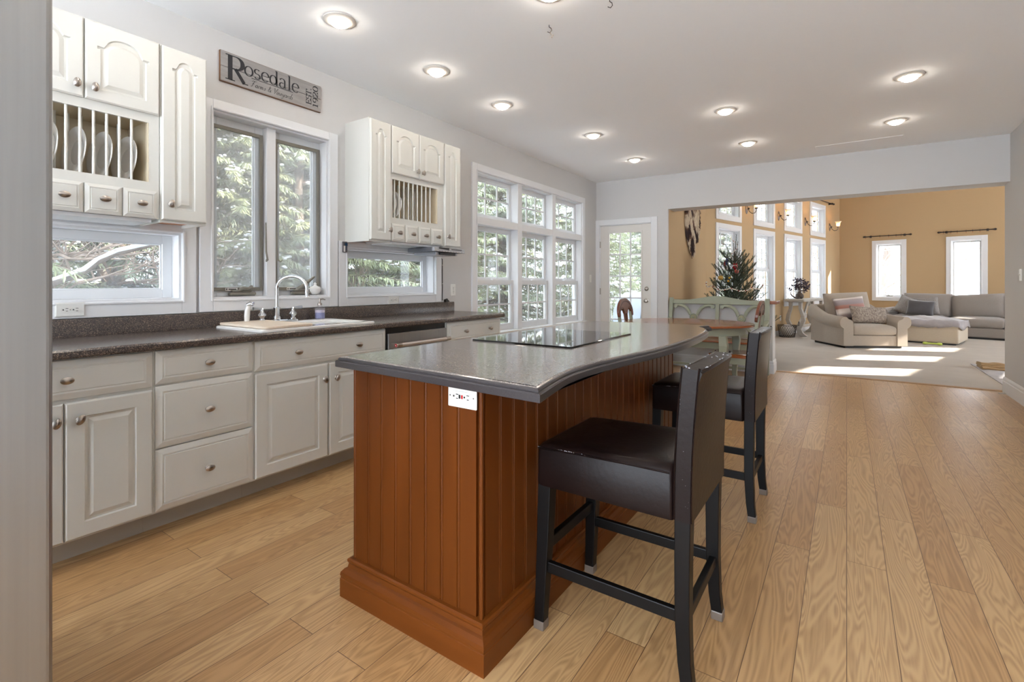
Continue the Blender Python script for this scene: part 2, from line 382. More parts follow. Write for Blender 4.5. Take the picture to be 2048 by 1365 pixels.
# living room
WQ = [(-7.131, -6.084), (-5.528, -4.459), (-3.929, -2.842), (-2.302, -1.194)]
CW = 0.10
holes = []
for a, b in WQ: holes += [(a+CW, b-CW, 0.66+CW, 2.34-CW), (a+CW, b-CW, 2.41+CW, 3.26-CW)]
struct(wall_mb(WWm, -7.49, 0.16, 0, 4.6, 0.16, holes).build('wall_living_left', M_gold), 'golden tan wall of tall windows')
FP = [(0.759, 1.495), (2.27, 3.012), (4.7, 5.44)]
fh = [(a+CW, b-CW, 0.73+CW, 2.34-CW) for a, b in FP]
struct(wall_mb(FWm, -0.16, PR+0.16, 0, 4.6, 0.16, fh).build('wall_living_far', M_gold), 'golden tan wall behind the sofa')
RWH = []
for g in (0.45, 2.10, 3.85, 5.60):
    RWH += [(g-0.13, g+0.77, 0.66+CW, 2.34), (g-0.13, g+0.77, 2.75, 3.47)]
struct(wall_mb(RWm, -0.16, 8.75, 0, 4.6, 0.16, RWH).build('wall_living_right', M_gold), 'golden tan wall on the sunny side')
mb = MB(); a, b = LP(4.0, -8.45), LP(PR+0.2, -8.45); c, d = LP(PR+0.2, -8.65), LP(4.0, -8.65)
mb.rings([[a, b, c, d], [p+Vector((0, 0, 4.6)) for p in (a, b, c, d)]]); struct(mb.build('wall_living_near', M_gold))
mb = MB(); mb.box(1.50, 1.75, 7.38, 7.55, 0, 4.6); struct(mb.build('wall_living_corner', M_gold))
mb = MB(); mb.box(1.42, 1.6, 7.25, 7.40, CZ+0.1, 4.6)
# baseboards
def base_prof(mb, path, out, h=0.17, t=0.016):
    pr = [(0, 0), (t, 0), (t, h*0.72), (t*0.75, h*0.76), (t*0.75, h*0.9), (t*0.3, h), (0, h)]
    loops = []
    for k, (p, o) in enumerate(zip(path, out)):
        loops.append([(p[0]+o[0]*d, p[1]+o[1]*d, z) for d, z in pr])
    return mb.rings(loops)
mb = MB(); base_prof(mb, [(1.42, -2.5), (1.42, 7.42), (1.6, 7.42)], [(-1, 0), (-1, 1), (0, 1)]); struct(mb.build('baseboard_right', M_trim))
mb = MB(); base_prof(mb, [(-2.1, 7.20), (-0.80, 7.20), (-0.80, 7.47), (-2.1, 7.47)], [(0, -1), (1, -1), (1, 1), (0, 1)]); struct(mb.build('baseboard_half', M_trim))
mb = MB(); base_prof(mb, [(FA @ Vector((0.96, 0, 0)))[:2], (FA @ Vector((1.10, 0, 0)))[:2]], [(0, -1), (0, -1)]); struct(mb.build('baseboard_far', M_trim))
def base_M(name, M, a0, a1, h=0.12):
    mb = MB(M); mb.box(a0, a1, 0, h, 0, 0.015); struct(mb.build(name, M_trim, bev=0.004))
base_M('baseboard_living_left', WWm, -7.45, 0); base_M('baseboard_living_far', FWm, 0, PR)

# ---------------------------------------------------------------- kitchen windows
wA = window('window_1', LW, (0.19, 1.343, 1.007, 1.545), OPA, 0.12, 'low wide window under the plate rack cabinet beside the refrigerator')
sash(wA, LW, OPA[0]+.012, OPA[1]-.012, OPA[2]+.012, OPA[3]-.012, -0.12, w=0.05)
wC = window('window_3', LW, (2.34, 3.489, 1.007, 1.515), OPC, 0.12, 'low wide window under the second plate rack cabinet')
sash(wC, LW, OPC[0]+.012, OPC[1]-.012, OPC[2]+.012, OPC[3]-.012, -0.12, w=0.05)
wB = window('window_2', LW, (1.36, 2.33, 1.01, 2.325), OPB, 0.12, 'casement pair over the sink with taupe screen frames')
mb = MB(LW); mb.box(1.803, 1.868, OPB[2]+.01, OPB[3]-.01, -0.12, -0.035); mb.build('window_mullion', M_trim, wB, bev=0.003)
for k, (a0, a1) in enumerate(((OPB[0]+.012, 1.803), (1.868, OPB[1]-.012))):
    sash(wB, LW, a0, a1, OPB[2]+.012, OPB[3]-.012, -0.118, w=0.055, t=0.03)
    mb = MB(LW); frame4(mb, a0+.008, a1-.008, 1.135, 2.20, 0.022, 0.022, 0.024, 0.024, -0.084, -0.068)
    sf = mb.build('screen_frame', M_grey, wB, bev=0.002)
    mb = MB(LW); mb.box(a0+.03, a1-.03, 1.158, 2.177, -0.079, -0.0775); mb.build('screen_mesh', M_screen, sf)
    c = (a0+a1)/2+0.02
    mb = MB(LW); mb.box(c-0.085, c+0.085, 1.105, 1.127, -0.068, -0.03); mb.box(c-0.07, c+0.06, 1.127, 1.143, -0.066, -0.036)
    cr = mb.build('crank_housing', M_grey, wB, bev=0.008)
    mb = MB(LW)
    if k == 0: mb.tube([(c-.02, 1.14, -.045), (c, 1.155, -.03), (c+.03, 1.15, -.03), (c+.055, 1.165, -.035)], [.014, .013, .009, .011], 10)
    else: mb.tube([(c-.035, 1.14, -.05), (c-.01, 1.165, -.035), (c+.04, 1.20, -.03), (c+.085, 1.235, -.028)], [.014, .014, .012, .007], 10)
    mb.build('crank_handle', M_grey, cr, smooth=50)
    y = 1.80-0.004 if k == 0 else 1.871
    mb = MB(LW); mb.tube([(y, 1.60, -.034), (y, 1.40, -.030), (y+(0.006 if k == 0 else 0.004), 1.345, -.022), (y+.02*(1 if k else -0.4), 1.335, -.012), (y+.024*(1 if k else -.4), 1.35, -.004)], [.004, .007, .0075, .0065, .005], 8, flat=0.7)
    mb.build('sash_lock', M_grey, wB, smooth=50)
    mb = MB(LW); mb.box(a0+.10, a0+.175, 1.137, 1.156, -0.068, -0.0665); st = mb.build('rating_sticker', M_outlet, wB)
    mb = MB(LW); mb.box(a0+.104, a0+.112, 1.141, 1.152, -0.0667, -0.0660); mb.box(a0+.118, a0+.168, 1.143, 1.150, -0.0667, -0.0660); mb.box(a0+.18, a0+.21, 1.139, 1.155, -0.0672, -0.0660); mb.build('sticker_print', M_slot, wB)
wD = window('window_4', LW, (3.96, 6.617, 0.555, 2.457), OPD, 0.13, 'large three bay window with divided lights beside the dining table')
mb = MB(LW)
for a0, a1 in ((4.825, 4.915), (5.65, 5.74)): mb.box(a0, a1, OPD[2], OPD[3], -0.13, 0.012)
mb.build('window_mullion', M_trim, wD, bev=0.003)
mb = MB(LW)
for a0, a1 in ((4.0432, 4.8248), (4.9152, 5.6498), (5.7402, 6.5338)): mb.box(a0, a1, 1.82, 1.90, -0.129, 0.011)
mb.build('window_transom', M_trim, wD, bev=0.003)
for a0, a1 in ((4.055, 4.825), (4.915, 5.65), (5.74, 6.522)):
    sash(wD, LW, a0, a1, 1.90, OPD[3]-.012, -0.12, w=0.05, grid=(3, 2))
    sash(wD, LW, a0, a1, 1.20, 1.82, -0.12, w=0.05, grid=(3, 2))
    sash(wD, LW, a0, a1, OPD[2]+.012, 1.225, -0.085, w=0.05, grid=(3, 2), wb=0.07)
    mb = MB(LW); mb.box((a0+a1)/2-.03, (a0+a1)/2+.03, 1.222, 1.237, -0.085, -0.05); mb.build('sash_lock', M_trim, wD, bev=0.004)
mb = MB(LW); mb.box(3.98, 6.60, 0.615, 0.640, -0.01, 0.05); mb.build('window_stool', M_trim, wD, bev=0.004)

# glazed door in the far wall
dr = sempty('door_1', 'white glazed back door with divided lights')
mb = MB(FA); mb.box(-0.008, 0.058, 0, 2.168, 0, 0.02); mb.box(0.868, 0.955, 0, 2.168, 0, 0.02); mb.box(0.058, 0.868, 2.085, 2.168, 0, 0.02); mb.build('door_casing', M_trim, dr, bev=0.003)
mb = MB(FA); frame4(mb, 0.055, 0.871, 0, 2.088, 0.012, 0.012, 0.012, 0.012, -0.10, 0.0); mb.build('door_jamb', M_trim, dr)
M_door = mat('door_cream_white', (232, 228, 222), 0.4)
mb = MB(FA); frame4(mb, 0.068, 0.858, 0.014, 2.075, 0.135, 0.135, 0.105, 0.28, -0.055, -0.012); mb.build('door_slab', M_door, dr, bev=0.002)
mb = MB(FA); frame4(mb, 0.195, 0.731, 0.286, 1.978, 0.022, 0.022, 0.022, 0.022, -0.012, -0.002); mb.build('lite_frame', M_door, dr, bev=0.004)
mb = MB(FA); mb.box(0.2, 0.73, 0.29, 1.975, -0.035, -0.03); mb.build('door_pane', M_glass, dr)
mb = MB(FA)
for i in (1, 2): x = 0.217+0.492*i/3; mb.box(x-.009, x+.009, 0.30, 1.96, -0.029, -0.008)
for i in range(1, 5): z = 0.308+1.65*i/5; mb.box(0.21, 0.716, z-.009, z+.009, -0.029, -0.010)
mb.build('door_bars', M_trim, dr)
for z in (0.28, 1.065, 1.79):
    mb = MB(FA); mb.box(0.054, 0.072, z-.05, z+.05, -0.012, 0.004); mb.build('hinge', M_nick, dr, bev=0.003)
for nm, z, rr in (('door_knob', 0.931, 0.028), ('deadbolt', 1.108, 0.026)):
    mb = MB(FA); T = basis((0.79, z, -0.012), (1, 0, 0), (0, 1, 0), (0, 0, 1))
    if nm == 'door_knob': mb.lathe([(0.031, 0), (0.031, .006), (.012, .01), (.012, .03), (.026, .036), (.029, .05), (.024, .062), (.008, .066)], 18, T)
    else: mb.lathe([(0.031, 0), (0.029, .010), (.022, .016), (.012, .017)], 18, T); mb.box(0.775, 0.805, z-.006, z+.006, 0.004, 0.018)
    mb.build(nm, M_nick, dr, smooth=40)

# ---------------------------------------------------------------- living room windows
n = 5
for a, b in WQ:
    r = window('window_%d' % n, WWm, (a, b, 0.66, 2.34), (a+CW, b-CW, 0.66+CW, 2.34-CW), 0.13, 'tall double hung window in the golden wall'); n += 1
    sash(r, WWm, a+CW+.012, b-CW-.012, 1.49, 2.34-CW-.012, -0.12, w=0.05, grid=(3, 2)); sash(r, WWm, a+CW+.012, b-CW-.012, .66+CW+.012, 1.515, -0.09, w=0.05, grid=(3, 2), wb=0.06)
    r = window('window_%d' % n, WWm, (a, b, 2.41, 3.26), (a+CW, b-CW, 2.41+CW, 3.26-CW), 0.13, 'short transom window above a tall one'); n += 1
    sash(r, WWm, a+CW+.012, b-CW-.012, 2.41+CW+.012, 3.26-CW-.012, -0.12, w=0.05, grid=(3, 2))
for k, (a, b) in enumerate(FP):
    r = window('window_%d' % n, FWm, (a, b, 0.73, 2.34), (a+CW, b-CW, 0.73+CW, 2.34-CW), 0.13, 'narrow casement window above the sofa'); n += 1
    sash(r, FWm, a+CW+.012, b-CW-.012, 0.73+CW+.012, 2.34-CW-.012, -0.12, w=0.03)
    mb = MB(FWm); frame4(mb, a+CW+.03, b-CW-.03, .73+CW+.05, 2.34-CW-.03, .008, .008, .008, .008, -.09, -.084); mb.build('screen_frame', M_grey, r)
    if k == 0:
        c = (a+b)/2
        mb = MB(FWm); mb.box(c-.06, c+.07, .845, .868, -.08, -.04); mb.tube([(c, .865, -.05), (c-.03, .90, -.04), (c-.09, .96, -.035)], [.012, .01, .006]); mb.build('crank_handle', M_grey, r)
# ---------------------------------------------------------------- cabinet parts (local: x out of the wall, y along it, z up)
def CM(x, y, z): return basis((x, y, z), (0, 1, 0), (0, 0, 1), (1, 0, 0))
def drawer_front(w, h, t=0.02, m=0.034):
    mb = MB(); o = [(0, 0), (w, 0), (w, h), (0, h)]
    L = lambda d, n: [(a, b, n) for a, b in offset(o, d)]
    return o, [L(0, 0), L(0, t*0.55), L(m*0.75, t*0.92), L(m, t*0.80), L(m+0.002, t*0.98), ]
def add_drawer(par, x, y, z, w, h, knobs=((0.5, 0.5),), name='drawer', m=0.034):
    mb = MB(CM(x, y, z)); o, lp = drawer_front(w, h, m=m); mb.rings(lp); d = mb.build(name, M_cab, par)
    for a, b in knobs: knob(d, x+0.02, y+w*a, z+h*b)
    return d
def knob(par, x, y, z, up=False, tilt=0.0):
    T = CM(x, y, z) @ Matrix.Rotation(tilt, 4, 'Z') @ Matrix.Diagonal((1.35, 0.9, 1, 1) if not up else (0.85, 1.3, 1, 1))
    mb = MB(); mb.lathe([(0.011, 0), (0.0075, .004), (0.006, .012), (0.011, .015), (0.0165, .020), (0.0165, .024), (0.010, .029), (0.003, .031)], 18, T)
    return mb.build('knob', M_nick, par, smooth=40)
def panel_door(w, h, arch=None, t=0.02, fr=0.062):
    x0, x1, y0 = fr, w-fr, fr; y1 = h-fr
    pts = [(x0, y0)]; ou = [(0, 0)]
    pts.append((x1, y0)); ou.append((w, 0))
    if arch:
        rise = arch; sh = min(0.022, (x1-x0)*0.13); ys = y1-rise
        top = [(x1+0.012, ys-0.008), (x1+0.012, ys+0.006), (x1-sh+0.008, ys+0.006)]
        cx = (x0+x1)/2; rx = (x1-x0)/2-sh
        top += [(cx+rx*math.cos(R_(a)), ys+0.012+(rise-0.012)*math.sin(R_(a))) for a in range(8, 173, 8)]
        top += [(x0+sh-0.008, ys+0.006), (x0-0.012, ys+0.006), (x0-0.012, ys-0.008)]
        pts.append((x1, ys-0.008)); ou.append((w, ys)); 
        for p in top: pts.append(p); ou.append((min(w, max(0, (p[0]-x0)/(x1-x0)*w)), h if abs(p[0]-cx) < rx+0.003 else (h if p[1] > ys else h*0.995)))
        pts.append((x0, ys-0.008)); ou.append((0, ys))
    else:
        pts += [(x1, y1), (x0, y1)]; ou += [(w, h), (0, h)]
    P = lambda q, n: [(a, b, n) for a, b in q]
    def field(d):
        q = [(x0+d, y0+d), (x1-d, y0+d)]
        if arch:
            ys = y1-arch; q.append((x1-d, ys-0.012-d*0.3)); rx = (x1-x0)/2-d; cx = (x0+x1)/2
            for a in range(8, 173, 8): q.append((cx+rx*0.985*math.cos(R_(a)), ys-0.010-d*0.3+(arch-0.008-d*0.3)*math.sin(R_(a))))
            q.append((x0+d, ys-0.012-d*0.3))
        else: q += [(x1-d, y1-d), (x0+d, y1-d)]
        return q
    return pts, P, field, t
def fill_between(mb, outer, inner, n):
    from mathutils.geometry import tessellate_polygon
    pl = [[Vector((a, b, 0)) for a, b in outer], [Vector((a, b, 0)) for a, b in inner]]
    mb.add([(a, b, n) for a, b in outer]+[(a, b, n) for a, b in inner], tessellate_polygon(pl))
def door_mesh(mb, w, h, arch, fr):
    pts, P, field, t = panel_door(w, h, arch, fr=fr)
    o = [(0, 0), (w, 0), (w, h), (0, h)]; oi = offset(o, .006)
    mb.rings([P(o, 0), P(o, t*.7), P(oi, t)], cap1=False)
    fill_between(mb, oi, pts, t)
    i1 = offset(pts, .004); f1, f2 = field(.012), field(.030)
    mb.rings([P(pts, t), P(i1, t-.008)], cap0=False, cap1=False)
    fill_between(mb, i1, f1, t-.008)
    mb.rings([P(f1, t-.008), P(f2, t-.0008)], cap0=False)
def weld(o):
    bm = bmesh.new(); bm.from_mesh(o.data); bmesh.ops.remove_doubles(bm, verts=bm.verts, dist=1e-4); bmesh.ops.recalc_face_normals(bm, faces=bm.faces); bm.to_mesh(o.data); bm.free(); return o
def add_door(par, x, y, z, w, h, arch=None, kn=None, up=True, fr=0.062, name='door'):
    mb = MB(CM(x, y, z)); door_mesh(mb, w, h, arch, fr); d = weld(mb.build(name, M_cab, par))
    if kn: knob(d, x+0.02, y+kn[0], z+kn[1], up, kn[2] if len(kn) > 2 else 0)
    return d
def body_open(par, x1, y0, y1, z0, z1, m=None, t=0.018):
    pass
XB = -XW-2.645   # carcass depth of the base units
XF = 0.59        # carcass front, local x
def base_unit(y0, y1, label):
    r = thing('base_cabinet', label, 'cabinet', (XW, y0, 0), 0, 'cream base cabinets along the window wall')
    w = y1-y0
    mb = MB(); mb.box(0.004, XF, 0.0005, w-0.0005, 0.115, 0.875); mb.build('carcass', M_cab, r)
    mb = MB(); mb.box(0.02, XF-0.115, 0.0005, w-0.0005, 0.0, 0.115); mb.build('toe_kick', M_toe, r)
    return r, w
DZ = (0.125, 0.692, 0.708, 0.868)
r, w_ = base_unit(0.30, 0.921, 'cream base cabinet with one drawer over two raised panel doors, beside the refrigerator')
add_drawer(r, XF, 0.008, DZ[2], w_-0.014, DZ[3]-DZ[2])
add_door(r, XF, 0.008, DZ[0], 0.297, DZ[1]-DZ[0], kn=(0.272, 0.495, -0.25)); add_door(r, XF, 0.309, DZ[0], 0.305, DZ[1]-DZ[0], kn=(0.045, 0.495, -0.5))
r, w_ = base_unit(0.921, 1.380, 'cream base cabinet of three drawers between the door unit and the sink unit')
add_drawer(r, XF, 0.006, 0.715, w_-0.012, 0.155); add_drawer(r, XF, 0.006, 0.418, w_-0.012, 0.287); add_drawer(r, XF, 0.006, DZ[0], w_-0.012, 0.286)
r, w_ = base_unit(1.380, 2.295, 'cream sink base cabinet with a wide two knob front over two doors')
add_drawer(r, XF, 0.006, 0.708, w_-0.012, 0.16, knobs=((0.27, 0.5), (0.74, 0.5)), name='false_drawer_front')
add_door(r, XF, 0.006, DZ[0], 0.446, DZ[1]-DZ[0], kn=(0.42, 0.475, 0.2)); add_door(r, XF, 0.463, DZ[0], 0.446, DZ[1]-DZ[0], kn=(0.045, 0.475, -0.3))
r, w_ = base_unit(2.915, 3.655, 'cream base cabinet with a two knob drawer at the open end of the counter')
add_drawer(r, XF, 0.006, 0.708, w_-0.012, 0.16, knobs=((0.3, 0.5), (0.76, 0.5)))
add_door(r, XF, 0.006, DZ[0], 0.36, DZ[1]-DZ[0], kn=(0.33, 0.475)); add_door(r, XF, 0.374, DZ[0], 0.36, DZ[1]-DZ[0], kn=(0.04, 0.475))

# dishwasher
r = thing('dishwasher', 'stainless steel dishwasher with a tubular handle under the dark counter', 'dishwasher', (XW, 2.297, 0))
mb = MB(); mb.box(0.02, 0.585, 0.002, 0.616, 0.10, 0.872); mb.box(0.02, 0.47, 0.002, .616, 0, .10); mb.build('tub_housing', M_black, r)
mb = MB(); mb.box(0.586, 0.612, 0.012, 0.606, 0.12, 0.833); mb.build('door', M_steel, r, bev=0.004)
for y in (0.045, 0.573):
    mb = MB(); mb.hexa([(0.612, y-.016, .715), (0.612, y+.016, .715), (0.612, y+.016, .765), (.612, y-.016, .765), (0.672, y-.010, .742), (0.672, y+.010, .742), (0.672, y+.010, .768), (0.672, y-.010, .768)]); mb.build('handle_bracket', M_nick, r, bev=0.003)
mb = MB(); mb.tube([(0.668, 0.03, .755), (0.668, 0.59, .755)],   .0125, 14); h = mb.build('handle', mat('satin_handle', (214, 206, 200), .35, metal=.6), r, smooth=40)
for y in (0.058, 0.562): mb = MB(); mb.tube([(0.668, y-.02, .755), (0.668, y+.02, .755)], .0155, 14); mb.build('handle_collar', M_nick, h, smooth=40)
mb = MB(); mb.lathe([(0.0115, 0), (0.0115, .002)], 16, basis((0.668, 0.029, .755), (1, 0, 0), (0, 0, 1), (0, -1, 0))); mb.build('red_badge', mat('badge_red', (170, 20, 34), .3), h)
mb = MB(); mb.lathe([(0.005, 0.002), (0.005, .003)], 4, basis((0.668, 0.029, .755), (1, 0, 0), (0, 0, 1), (0, -1, 0))); mb.build('badge_mark', M_outlet, h)

# countertop and backsplash
ct = thing('countertop', 'long dark speckled laminate countertop along the window wall', 'countertop', (XW, 0, 0))
prof = [(0.004, .876), (0.628, .876), (0.635, .882), (0.6365, .893), (0.635, .905), (0.627, .913), (0.61, .9145), (0.004, .914)]
mb = MB(); mb.rings([[(x, -0.3, z) for x, z in prof], [(x, 3.672, z) for x, z in prof]]); mb.build('worktop', M_count, ct, smooth=35)
pb = [(0.002, .9135), (0.022, .9135), (0.022, .998), (0.018, 1.004), (0.006, 1.005), (0.002, 1.003)]
mb = MB(); mb.rings([[(x, -0.3, z) for x, z in pb], [(x, 3.672, z) for x, z in pb]]); mb.build('backsplash', M_count, ct, smooth=35)

# sink, board, faucet, sprayer, soap
sk = thing('sink', 'white enamelled drop-in double bowl sink in the dark counter', 'sink', (XW, 1.42, .914))
SW, SX0, SX1 = 0.80, 0.055, 0.605
def rr(x0, x1, y0, y1, r, n=5):
    return arc(x1-r, y0+r, r, r, -90, 0, n)+arc(x1-r, y1-r, r, r, 0, 90, n)+arc(x0+r, y1-r, r, r, 90, 180, n)+arc(x0+r, y0+r, r, r, 180, 270, n)
mb = MB(); o = rr(SX0, SX1, 0, SW, 0.05)
P3 = lambda q, z: [(a, b, z) for a, b in q]
i0 = rr(SX0+.115, SX1-.05, .05, SW-.05, 0.05); i1 = rr(SX0+.125, SX1-.06, .06, SW-.06, 0.06); i2 = rr(SX0+.15, SX1-.085, .085, SW-.085, 0.07)
mb.rings([P3(o, 0.0005), P3(o, .010), P3(offset(o, .006), .014), P3(offset(o, .02), .015), P3(i0, .015), P3(i1, .009), P3(i1, .0015), P3(i2, 0.0011)], cap0=False)
mb.build('basin', M_porc, sk, smooth=50)
cb = thing('cutting_board', 'pale wooden cutting board lying across the white sink', 'cutting board', (XW, 1.42, .930))
mb = MB(); mb.rings([P3(rr(.055, .60, 0.03, .325, .025), 0), P3(rr(.055, .60, 0.03, .325, .025), .014)]); tag(cb, cb['label'], 'cutting board'); mb.build('slab', M_board, cb, bev=0.003)
fc = thing('faucet', 'chrome gooseneck faucet with two clear lever handles behind the sink', 'faucet', (XW+0.095, 1.80, .929))
mb = MB(); mb.rings([P3(rr(-.028, .028, -.135, .15, .026), 0), P3(rr(-.028, .028, -.135, .15, .026), .008), P3(rr(-.02, .02, -.125, .14, .02), .014)]); mb.build('base_plate', M_chrome, fc, smooth=40)
mb = MB(); mb.lathe([(.024, .012), (.024, .03), (.019, .035), (.019, .085), (.022, .09), (.022, .095), (.014, .10)], 18); mb.build('spout_base', M_chrome, fc, smooth=40)
mb = MB(); pts = [(0, 0, .09), (0, 0, .22)]+[(.085-.085*math.cos(R_(a))*1.0, 0.0+0.055*(1-math.cos(R_(a)))/1.0, .22+.085*math.sin(R_(a))) for a in range(12, 196, 12)]
mb.tube(pts+[(pts[-1][0]+.004, pts[-1][1]+.004, pts[-1][2]-.035)], [.0115]*(len(pts)-1)+[.011, .0155], 14); mb.build('spout', M_chrome, fc, smooth=60)
for s in (-1, 1):
    y = -0.10 if s < 0 else 0.115
    mb = MB(); T = Matrix.Translation((0, y, .012)); mb.lathe([(.020, 0), (.02, .006), (.013, .014), (.014, .02), (.027, .034), (.024, .042), (.012, .055), (.010, .07), (.014, .074), (.008, .082)], 18, T)
    hb = mb.build('handle_base', M_chrome, fc, smooth=40)
    mb = MB(); mb.tube([(0, y, .088), (0.003, y+s*.03, .09), (.006, y+s*.062, .092)], [.0085, .009, .012], 10); mb.build('lever', mat('clear_acrylic', (226, 230, 236), .08, trans=.6), hb, smooth=50)
sp = thing('side_sprayer', 'white hand sprayer standing beside the chrome faucet', 'sprayer', (XW+0.10, 1.60, .929))
mb = MB(); mb.lathe([(.020, 0), (.017, .012), (.013, .018)], 16); mb.build('collar', M_chrome, sp, smooth=40)
mb = MB(); mb.tube([(0, 0, .014), (.002, 0, .05), (.004, 0.002, .085), (.010, .006, .115)], [.015, .017, .016, .012], 14); mb.build('grip', M_porc, sp, smooth=50)
mb = MB(); mb.tube([(.004, .0, .118), (.02, .012, .128), (.036, .022, .124)], [.012, .014, .013], 14); mb.build('spray_head', M_chrome, sp, smooth=50)
sb = thing('soap_bottle', 'clear soap bottle half full of lavender liquid with a pump', 'bottle', (XW+0.085, 2.13, .929))
mb = MB(); mb.lathe([(.036, 0), (.036, .075), (.030, .082), (.014, .090), (.014, .10)], 22); mb.build('glass_body', pane_mat('soap_glass', (.97, .97, 1, 1), .12), sb, smooth=40)
mb = MB(); mb.lathe([(.033, .003), (.033, .045)], 22); mb.build('liquid', mat('lavender_soap', (136, 138, 184), .2), sb, smooth=40)
mb = MB(); mb.lathe([(.033, .045), (.033, .062)], 22); mb.build('foam', mat('lavender_foam', (214, 206, 226), .5), sb, smooth=40)
mb = MB(); mb.lathe([(.016, .098), (.016, .112), (.008, .116), (.006, .135), (.011, .136), (.011, .146), (.003, .148)], 16); mb.tube([(0, 0, .141), (.02, .012, .143), (.035, .02, .137)], [.006, .005, .004], 8); mb.build('pump', M_nick, sb, smooth=40)
wx = thing('warmer_ornament', 'small white lidded ornament on the window ledge above the soap', 'ornament', (XW-0.035, 2.17, 1.099))
mb = MB(); mb.lathe([(.012, 0), (.03, .008), (.044, .03), (.043, .04), (.045, .046), (.036, .06), (.016, .068), (.010, .076), (.013, .084), (.003, .094)], 22); mb.build('china_body', M_porc, wx, smooth=50)

# ---------------------------------------------------------------- upper cabinets
UX = 0.285
def tall_upper(y0, y1, kn, label):
    r = thing('wall_cabinet', label, 'cabinet', (XW, y0, 1.505), 0, 'cream wall cabinets flanking the sink window'); w = y1-y0
    mb = MB(); mb.box(0.002, UX, 0.0005, w-.0005, 0.025, .928); mb.box(0.002, UX, .0005, .018, 0, .025); mb.box(.002, UX, w-.018, w-.0005, 0, .025); mb.box(UX-.018, UX, .018, w-.018, 0, .025); mb.build('carcass', M_cab, r)
    mb = MB(); mb.box(0.006, UX-.02, 0.02, w-.02, 0.018, .0245); mb.build('underside', mat('raw_birch', (190, 130, 92), .6), r)
    add_door(r, UX, 0.004, 0.012, w-.008, .908, arch=0.052, kn=(kn, 0.085), fr=0.058)
    return r
def rack_upper(y0, y1, doors, drawers, open_y, bars, label):
    r = thing('plate_rack_cabinet', label, 'cabinet', (XW, y0, 1.505), 0, 'cream wall cabinets flanking the sink window'); w = y1-y0
    mb = MB()
    mb.box(.002, UX, .0005, w-.0005, .52, .928)
    mb.box(.002, UX, .0005, w-.0005, .012, .185)
    a, b = open_y[0]-y0, open_y[1]-y0
    mb.box(.002, UX, .0005, a, .185, .52); mb.box(.002, UX, b, w-.0005, .185, .52)
    mb.box(UX-.02, UX, a, b, .185, .200); mb.box(UX-.02, UX, a, b, .503, .52)
    mb.build('carcass', M_cab, r)
    mb = MB(); mb.box(.002, .012, a, b, .185, .52); mb.box(.012, UX-.02, a, b, .185, .192); mb.box(.012, UX-.02, a, b, .512, .52); mb.box(.012, UX-.002, a+.0005, a+.004, .192, .512); mb.box(.012, UX-.002, b-.004, b-.0005, .192, .512); mb.build('rack_interior', M_cabin, r)
    mb = MB(); mb.box(0.03, UX-.015, 0.03, w-.03, -0.006, 0.011); mb.build('light_valance', M_trim, r)
    for x, nm in ((UX-.012, 'front'), (.09, 'rear')):
        for y in bars:
            mb = MB(); mb.tube([(x, y-y0, .192), (x, y-y0, .512)], .0062, 8); mb.build('dowel', M_cab, r, smooth=60)
    for d0, d1, k in doors: add_door(r, UX, d0-y0, .548, d1-d0, .372, arch=0.062, kn=(k, .055), fr=0.056)
    for d0, d1 in drawers: add_drawer(r, UX, d0-y0, .012, d1-d0, .140, m=0.022)
    return r
rack_upper(0.445, 1.056, [(0.450, 0.746, .268), (0.752, 1.050, .032)], [(0.450, .596), (.602, .745), (.751, .893), (.899, 1.042)], (0.48, 1.010), [0.49+.05*i for i in range(10)], 'cream plate rack cabinet with two arched doors, beside the refrigerator')
tall_upper(1.058, 1.280, .038, 'tall narrow cream cabinet with arched door beside the sink window, near the refrigerator')
tall_upper(2.405, 2.612, .180, 'tall narrow cream cabinet with arched door, its side facing the sink window')
rack_upper(2.613, 3.222, [(2.618, 2.912, .268), (2.917, 3.215, .032)], [(2.618, 2.757), (2.763, 2.903), (2.909, 3.052), (3.058, 3.197)], (2.635, 3.150), [2.668+.05*i for i in range(9)], 'cream plate rack cabinet with two arched doors, above the silver media player')
tall_upper(3.224, 3.440, .036, 'tall narrow cream cabinet with arched door at the end near the large window')
# plates stand on edge in the racks
T = basis((0, 0, 0), (1, 0, 0), (0, 0, 1), (0, -1, 0))
pp = [(0.001, .004), (.062, .0), (.066, .004), (.072, .010), (.120, .021), (.122, .024), (.118, .025), (.070, .014), (.062, .007), (.001, .007)]
plates = []
LAB = ['white china plate in the rack beside the refrigerator, half hidden by the steel door', 'white china plate in the plate rack, second from the refrigerator', 'white china plate in the plate rack, third from the refrigerator', 'white china plate in the plate rack, next to the empty bay near the sink window']
def plate(y, label, grp):
    global plate0
    loc = (XW+.16, y, 1.505+.192+.122)
    if not plates:
        plate0 = thing('dinner_plate', label, 'plate', loc, 0, grp); mb = MB(); mb.lathe(pp, 32, T @ Matrix.Rotation(R_(0), 4, 'Z')); o = mb.build('disc', M_plate, plate0, smooth=30); o.rotation_euler = (R_(-5), 0, R_(8)); plates.append(plate0)
    else: plates.append(dup(plate0, loc, None, label, grp))
for y, l in zip((.665, .765, .865, .965), LAB): plate(y-.004+.004, l, 'plates in the rack by the refrigerator')
plate(2.685, 'white china plate in the far rack, against its near side', 'plates in the rack over the media player')
plate(2.742, 'white china plate in the far rack, beside the empty bays', 'plates in the rack over the media player')

